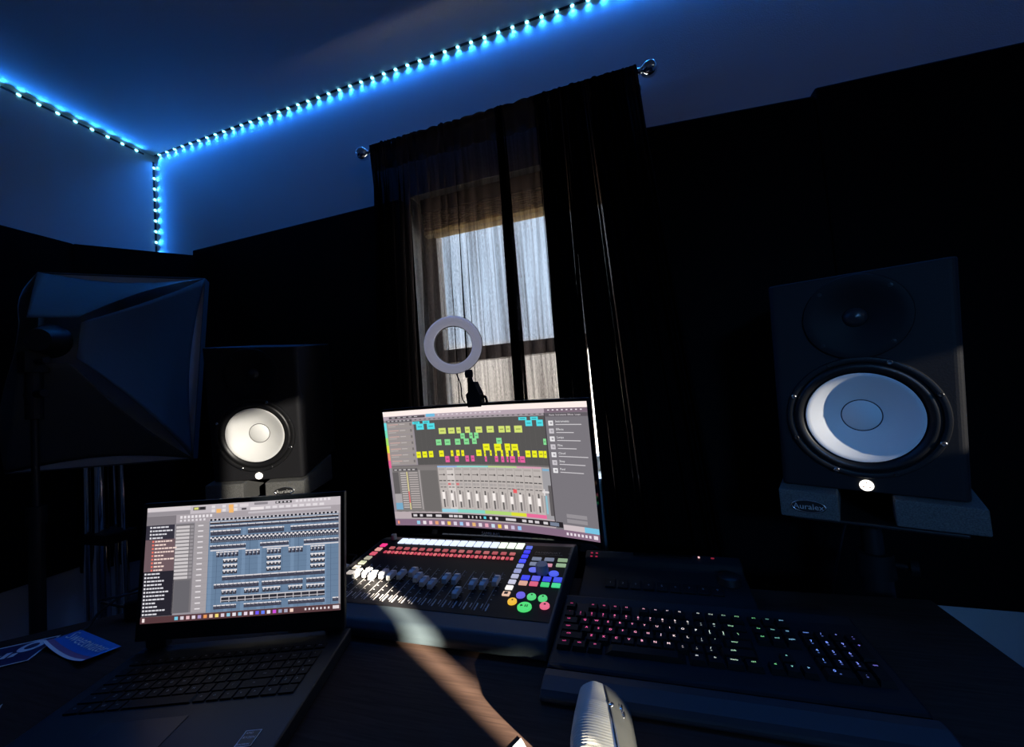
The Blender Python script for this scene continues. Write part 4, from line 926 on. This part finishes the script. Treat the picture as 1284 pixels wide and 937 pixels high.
# ------------------------------------------------------------------ papers, stickers, odds and ends on the desk
b = MB(); b.prism([(-.166, .469), (-.142, .442), (-.11, .36), (-.19, .33), (-.178, .445)][::-1], DZ + .0003, DZ + .0015, M_paper)
tag(b.build('paper_card'), 'white card corner left of the mouse at the end of the sun streak', 'card')
b = MB()
b.grid(8, 8, lambda u, v: (-.87 + .17 * u + .03 * v, .70 + .19 * v - .02 * u, DZ + .001 + .006 * (u - .5) ** 2), M_paper)
tag(b.build('paper_sheet', smooth=True, solid=.0006), 'sunlit white paper sheet between the laptop screen and the fader console', 'paper')
b = MB(); b.tube([(-.80, .93, DZ + .004), (-.74, .89, DZ + .02), (-.71, .84, DZ + .03), (-.685, .80, DZ + .010), (-.68, .755, DZ + .004)], .0022, M_rubber)
tag(b.build('cable', smooth=True), 'thin black cable over the white paper sheet beside the console', 'cable')
# sticker strip (blue)
stk = thing('sticker', 'blue and white printed sticker strip lying left of the laptop', 'sticker', (-1.04, .483, DZ), (0, 0, R(-8)))
b = MB()
def sfn(u, v): return (-.085 + .17 * u, -.024 + .052 * v - .010 * math.sin(math.pi * u) * (1 - v) * 0 , .0015 + .010 * (2 * u - 1) ** 2 * (1 - v) + .004 * v)
b.grid(16, 4, sfn, M_stick); st_o = b.build('strip', stk, smooth=True, solid=.0005)
b = MB(); b.grid(16, 1, lambda u, v: (lambda p: (p[0], p[1], p[2] + .0008))(sfn(u, .0 + .10 * v)), M_stickw); b.grid(16, 1, lambda u, v: (lambda p: (p[0], p[1], p[2] + .0008))(sfn(u, .10 + .16 * v)), M_stickp); b.build('border', stk)
b = MB(); vs, fs = glyphs('Sweetwater', 'CENTER'); o_ = []
for x, y in vs:
    u = .5 + x * .185; v = .66 + y * .58; p = sfn(u, v); o_.append((p[0], p[1], p[2] + .0012))
b.add(o_, fs, M_stickw); b.build('lettering', stk)
# darker card at the far left
crd = thing('postcard', 'dark printed card with pale border at the far left edge of the desk', 'card', (-1.19, .420, DZ), (0, 0, R(38)))
b = MB(); b.box((0, 0, .0012), (.17, .085, .0014), M_navy); b.build('sheet', crd)
b = MB()
for (x, y, w, h) in ((0, .041, .17, .003), (0, -.041, .17, .003), (.0835, 0, .003, .085), (-.0835, 0, .003, .085)): b.box((x, y, .0021), (w, h, .0004), M_stickw)
for k in range(7): b.box((-.03 + k * .012, -.004 + .004 * (k % 2), .0021), (.008, .012 + .004 * (k % 3), .0004), M_stickw)
b.lathe([(.010, .002), (.015, .0024), (.019, .002)], M_stickw, c=(.055, .02, 0), n=20); b.build('print', crd)
b = MB(); b.add([(-.040, -.02, .002), (.012, -.012, .003), (-.026, .022, .020), (-.038, -.004, .002)], [(0, 1, 2), (0, 2, 3), (1, 3, 2), (0, 3, 1)], M_paper)
tag(b.build('paper_scrap', loc=(-.905, .325, DZ)), 'small folded grey paper scrap at the lower left corner beside the laptop', 'paper')
# power adapter with coiled lead at the back left of the desk
pa = thing('power_adapter', 'black power adapter with coiled lead behind the laptop at the left', 'power adapter', (-1.035, .615, DZ), (0, 0, R(35)))
b = MB(); b.box((0, 0, .022), (.11, .055, .042), M_blkmatte); b.build('brick', pa, bevel=.006, seg=3)
b = MB(); b.tube([(-.055, 0, .02), (-.09, .01, .03), (-.105, .0, .045), (-.09, -.02, .055), (-.05, -.02, .056), (-.02, .01, .052), (-.06, .02, .05), (-.10, -.005, .03), (-.115, -.02, .006), (-.125, -.05, .004)], .0028, M_rubber); b.build('lead', pa, smooth=True)

# ------------------------------------------------------------------ loudspeakers, pads, stands
def make_speaker(label, wc, rx, ry_, rz):
    """wc: centre of the white cone on the baffle plane"""
    W, H, D, zc = .25, .39, .30, .135
    rotm = Euler((rx, ry_, rz), 'XYZ').to_matrix()
    base = Vector(wc) + rotm @ Vector((0, 0, -zc))
    t = thing('studio_speaker', label, 'speaker', base, (rx, ry_, rz), 'white-coned studio speakers')
    b = MB(); r = .012; n = 5; pl = []
    for cx, cy, a0 in ((-W / 2 + r, r, 180), (W / 2 - r, r, 270), (W / 2 - .003, D - .003, 0), (-W / 2 + .003, D - .003, 90)):
        rr = r if cy == r else .003
        for k in range(n + 1):
            a = R(a0 + 90 * k / n); pl.append((cx + rr * math.cos(a), cy + rr * math.sin(a)))
    b.prism(pl, 0, H, M_cab); cab = b.build('cabinet', t)
    def bore(o, z, r, depth):
        c = MB(); c.cyl((0, -.05, z), (0, depth, z), r, r, M_cab, 64); k = c.build('bore', t); m = o.modifiers.new('cut', 'BOOLEAN'); m.operation = 'DIFFERENCE'; m.solver = 'EXACT'; m.object = k; return k
    ks = [bore(cab, zc, .0985, .045), bore(cab, .313, .072, .03)]
    m = cab.modifiers.new('bevel', 'BEVEL'); m.width = .003; m.segments = 2; m.limit_method = 'ANGLE'; m.angle_limit = R(35)
    bpy.context.view_layer.update(); me = bpy.data.meshes.new_from_object(cab.evaluated_get(bpy.context.evaluated_depsgraph_get())); cab.modifiers.clear(); cab.data = me
    for k in ks: bpy.data.objects.remove(k)
    # woofer: flange, surround, cone, dust cap
    b = MB(); b.lathe([(.1085, .001), (.1085, -.004), (.107, -.0075), (.103, -.0085), (.099, -.007), (.097, -.003)], M_blk, c=(0, 0, zc), axis='y', n=72)
    for k in range(8):
        a = R(22.5 + 45 * k); b.lathe([(.0042, -.0075), (.0042, -.0105), (.003, -.0115), (0, -.0112)], M_silver if k % 2 else M_metalblk, c=(.1035 * math.cos(a), .001, zc + .1035 * math.sin(a)), axis='y', n=10)
    b.build('woofer_ring', t, smooth=True, split=40)
    b = MB(); b.lathe([(.098, -.002), (.096, -.006), (.092, -.0085), (.087, -.0075), (.082, -.003), (.0785, .0005)], M_rubber, c=(0, 0, zc), axis='y', n=72); b.build('woofer_surround', t, smooth=True)
    b = MB(); b.lathe([(.0795, -.0008), (.077, -.0012), (.072, .0012), (.055, .0125), (.040, .0205), (.0290, .0250)], M_cone, c=(0, -.0035, zc), axis='y', n=72)
    b.lathe([(.0290, .0250), (.0284, .0254), (.0272, .0250)], M_groove, c=(0, -.0035, zc), axis='y', n=72)
    b.lathe([(.0272, .0250), (.022, .0215), (.014, .0185), (.007, .0172), (0, .0170)], M_cone, c=(0, -.0035, zc), axis='y', n=72)
    b.build('woofer_cone', t, smooth=True, label='white cone')
    tz = .313
    b = MB(); b.lathe([(.074, -.0005), (.073, -.003), (.068, -.0038), (.060, -.003), (.045, .001), (.030, .007), (.0175, .0105), (.0165, .009)], M_blkmatte, c=(0, -.002, tz), axis='y', n=56)
    for k in range(4):
        a = R(45 + 90 * k); b.lathe([(.0035, -.003), (.0035, -.0050), (0, -.0054)], M_metalblk, c=(.066 * math.cos(a), -.001, tz + .066 * math.sin(a)), axis='y', n=10)
    b.build('tweeter_plate', t, smooth=True, split=40)
    b = MB(); b.lathe([(.0165, .009), (.013, .004), (.008, .0012), (0, 0)], mat('tweeter_dome', (.02, .022, .026), .3), c=(0, -.0015, tz), axis='y', n=32); b.build('tweeter_dome', t, smooth=True)
    b = MB(); b.lathe([(.0098, .0005), (.0098, -.0015), (.009, -.0022), (0, -.0022)], M_whitelit, c=(0, 0, .0125), axis='y', n=32)
    for a in (90, 210, 330): b.lathe([(.0016, -.0024), (0, -.0026)], M_darkmark, c=(.005 * math.cos(R(a)), 0, .0125 + .005 * math.sin(R(a))), axis='y', n=8)
    b.build('lit_logo', t, smooth=True, split=40)
    b = MB(); b.box((0, D + .001, .2), (.2, .004, .3), M_metalblk); b.build('rear_panel', t)
    return t, base, rotm
def make_pad(label, base, rotm, rz, cx, w, d0, d1, zb, badge, group):
    """foam pad under a speaker: flat below, its upper face carrying the cabinet's tilted base"""
    yaw = Matrix.Rotation(rz, 3, 'Z'); nrm = rotm @ Vector((0, 0, 1))
    def topz(lx, ly):
        p = base + yaw @ Vector((lx, ly, 0)); return base.z - (nrm.x * (p.x - base.x) + nrm.y * (p.y - base.y)) / nrm.z
    org = base + yaw @ Vector((cx, (d0 + d1) / 2, 0)); org.z = zb
    t = thing('isolation_pad', label, 'foam pad', org, (0, 0, rz), group)
    b = MB(); vs = []
    for top in (0, 1):
        for ly in (d0, d1):
            for lx in (cx - w / 2, cx + w / 2): vs.append((lx - cx, ly - (d0 + d1) / 2, (topz(lx, ly) - zb - .0015) if top else .0005))
    b.add(vs, [(0, 2, 3, 1), (4, 5, 7, 6), (0, 1, 5, 4), (2, 6, 7, 3), (0, 4, 6, 2), (1, 3, 7, 5)], M_pad); b.build('foam_block', t, bevel=.0025)
    if badge:
        zc = (topz(cx, d0) - zb) * .45; y = -(d1 - d0) / 2
        b = MB(); b.lathe([(0, -.002), (.86, -.002), (.88, -.001)], M_blk, c=(0, 0, 0), axis='y', n=36, M=Matrix.Translation((0, y, zc)) @ Matrix.Diagonal((.027, 1, .0115, 1)))
        b.build('badge', t, smooth=True, split=40, label='black oval badge')
        b = MB(); b.lathe([(.86, -.001), (.88, -.0035), (1, -.0035), (1.02, 0)], M_silver, axis='y', n=36, M=Matrix.Translation((0, y, zc)) @ Matrix.Diagonal((.027, 1, .0115, 1))); b.build('badge_rim', t, smooth=True)
        b = MB(); b.text('Auralex', .0145, (0, y - .0028, zc - .0005), mat('badge_print', (.5, .5, .48), .4)); b.build('badge_lettering', t)
    return t
def make_stand(label, px, py, rz, zp, group):
    t = thing('speaker_stand', label, 'speaker stand', (px, py, 0), (0, 0, rz), group)
    b = MB(); b.box((0, 0, zp - .004), (.23, .26, .006), M_metalblk); b.build('top_plate', t, bevel=.002)
    b = MB(); b.cyl((0, 0, .70), (0, 0, zp - .007), .017, .017, M_metalblk, 24); b.build('inner_pole', t, smooth=True, split=40)
    b = MB(); b.cyl((0, 0, .02), (0, 0, .77), .025, .025, M_metalblk, 24); b.build('outer_pole', t, smooth=True, split=40)
    b = MB(); b.cyl((0, 0, .745), (0, 0, .79), .031, .029, M_blkmatte, 24); b.cyl((.02, 0, .77), (.055, 0, .77), .006, .006, M_blkmatte, 12); b.cyl((.05, 0, .77), (.062, 0, .77), .014, .014, M_blkmatte, 16); b.build('clamp_collar', t, smooth=True, split=40)
    b = MB(); b.box((0, .01, .01), (.26, .26, .016), M_metalblk); b.build('base_plate', t, bevel=.003)
    return t
spR, bR, rR = make_speaker('black speaker on the right with most of its white cone in blue shade', (.385, .845, 1.069), R(4.7), R(2.2), R(-23.6))
spL, bL, rL = make_speaker('white-coned black speaker at the left between the softbox and the curtains', (-1.053, .874, 1.097), R(9), R(2.5), R(24.8))
gp = 'foam pads under the speakers'
zR, zL = .884, .905
make_pad('charcoal foam pad with oval badge under the right speaker, on its window side', bR, rR, R(-23.6), -.085, .088, -.030, .235, zR, True, gp)
make_pad('charcoal foam pad without badge under the right speaker, on its outer side', bR, rR, R(-23.6), .085, .105, -.018, .235, zR, False, gp)
make_pad('charcoal foam pad without badge under the left speaker, on the softbox side', bL, rL, R(24.8), -.085, .10, -.020, .235, zL, False, gp)
make_pad('charcoal foam pad with oval badge under the left speaker, nearest the curtains', bL, rL, R(24.8), .078, .105, -.024, .235, zL, True, gp)
for lab, b0, rz, zz in (('black pole stand under the right speaker rising behind the desk edge', bR, R(-23.6), zR), ('black pole stand under the left speaker behind the laptop screen', bL, R(24.8), zL)):
    c = b0 + Matrix.Rotation(rz, 3, 'Z') @ Vector((0, .115, 0)); make_stand(lab, c.x, c.y, rz, zz, 'speaker stands behind the desk')
b = MB(); b.tube([(.500, 1.165, .93), (.498, 1.165, .87), (.478, 1.165, .80), (.455, 1.165, .72), (.430, 1.165, .62), (.42, 1.17, .50)], .0028, M_rubber)
tag(b.build('speaker_cable', smooth=True), 'thin black cable hanging from the right speaker behind the desk', 'cable')

# ------------------------------------------------------------------ softbox on its light stand
sb = thing('softbox_light', 'black fabric softbox on a light stand in the left corner, seen from behind', 'softbox', (-1.6, .66, 0))
sc_ = Vector((-1.754, .924, 1.369)) - sb.location; sr = Euler((R(-8.9), R(1.6), R(35)), 'XYZ').to_matrix()
def SP(x, y, z): return sc_ + sr @ Vector((x, y, z))
w2_, h2_ = .25, .35
cor = [(-w2_, h2_), (w2_, h2_), (w2_, -h2_), (-w2_, -h2_)]
apx = [(-.055, .055), (.055, .055), (.055, -.055), (-.055, -.055)]
for k in range(4):
    a0, a1 = cor[k], cor[(k + 1) % 4]; p0, p1 = apx[k], apx[(k + 1) % 4]
    inw = Vector((-(a0[0] + a1[0]) / 2, 0, -(a0[1] + a1[1]) / 2)).normalized()
    def fn(u, v):
        e0 = Vector((a0[0] + (a1[0] - a0[0]) * u, 0, a0[1] + (a1[1] - a0[1]) * u)); e1 = Vector((p0[0] + (p1[0] - p0[0]) * u, -.30, p0[1] + (p1[1] - p0[1]) * u))
        # ribs bow outwards, cloth between them sags a little
        bow = math.sin(math.pi * min(1, v * .85)) * .028
        q = e0 + (e1 - e0) * v
        q += Vector((-inw.x, 0, -inw.z)) * bow - Vector((-inw.x, 0, -inw.z)) * .03 * math.sin(math.pi * u) * (1 - v) - Vector((-inw.x, 0, -inw.z)) * .014 * math.sin(math.pi * u) * math.sin(math.pi * v)
        return SP(*q)
    b = MB(); b.grid(20, 20, fn, M_softtop); b.build('fabric_panel', sb, smooth=True, solid=.001)
b = MB()
for k in range(4):
    a0, a1 = cor[k], cor[(k + 1) % 4]
    b.grid(12, 2, lambda u, v: SP(a0[0] + (a1[0] - a0[0]) * u, .035 * v, a0[1] + (a1[1] - a0[1]) * u), M_softtop)
b.build('rim_band', sb, solid=.003)
b = MB(); b.grid(1, 1, lambda u, v: SP(-w2_ + 2 * w2_ * u, .012, -h2_ + 2 * h2_ * v), M_softin); b.build('front_diffuser', sb, solid=.001)
b = MB(); A = SP(0, -.29, 0); B = SP(0, -.335, -.01); b.cyl(A, B, .050, .030, M_blk, 28); b.build('lamp_head', sb, smooth=True, split=40)
b = MB(); b.cyl((0, 0, B.z - .22), (0, 0, B.z - .05), .018, .018, M_blk); b.box((0, 0, B.z - .06), (.04, .05, .06), M_blk); b.cyl((-.03, .0, B.z - .15), (.05, 0, B.z - .15), .011, .011, M_blk, 14); b.cyl((-.05, .0, B.z - .06), (.06, 0, B.z - .06), .009, .009, M_blk, 14); b.build('tilt_bracket', sb, bevel=.002)
b = MB(); b.cyl((0, 0, .9), (0, 0, B.z - .2), .008, .008, M_metalblk); b.build('upper_pole', sb, smooth=True, split=40)
b = MB(); b.cyl((0, 0, .06), (0, 0, .93), .016, .016, M_metalblk); b.cyl((0, 0, .90), (0, 0, .95), .020, .020, M_blk); b.build('lower_pole', sb, smooth=True, split=40)
for k in range(3):
    a = R(20 + 120 * k); b = MB(); b.cyl((0, 0, .42), (.36 * math.cos(a), .36 * math.sin(a), .012), .008, .008, M_metalblk, 12); b.build('leg', sb, smooth=True, split=40)

# chrome tripod behind the softbox
ct = thing('tripod_stand', 'folded chrome tripod stand below the softbox by the left wall', 'tripod', (-1.80, .895, 0))
for (x, y, r, nm) in ((0, 0, .022, 'centre_tube'), (-.040, -.018, .011, 'leg'), (.075, .03, .010, 'leg'), (.0, .045, .008, 'leg')):
    b = MB(); b.cyl((x, y, .0), (x * .9, y * .9, 1.16), r, r, M_chrome, 24); b.build(nm, ct, smooth=True, split=40)
b = MB(); b.box((.018, .01, .775), (.15, .09, .035), M_blkmatte); b.build('leg_collar', ct, bevel=.006)
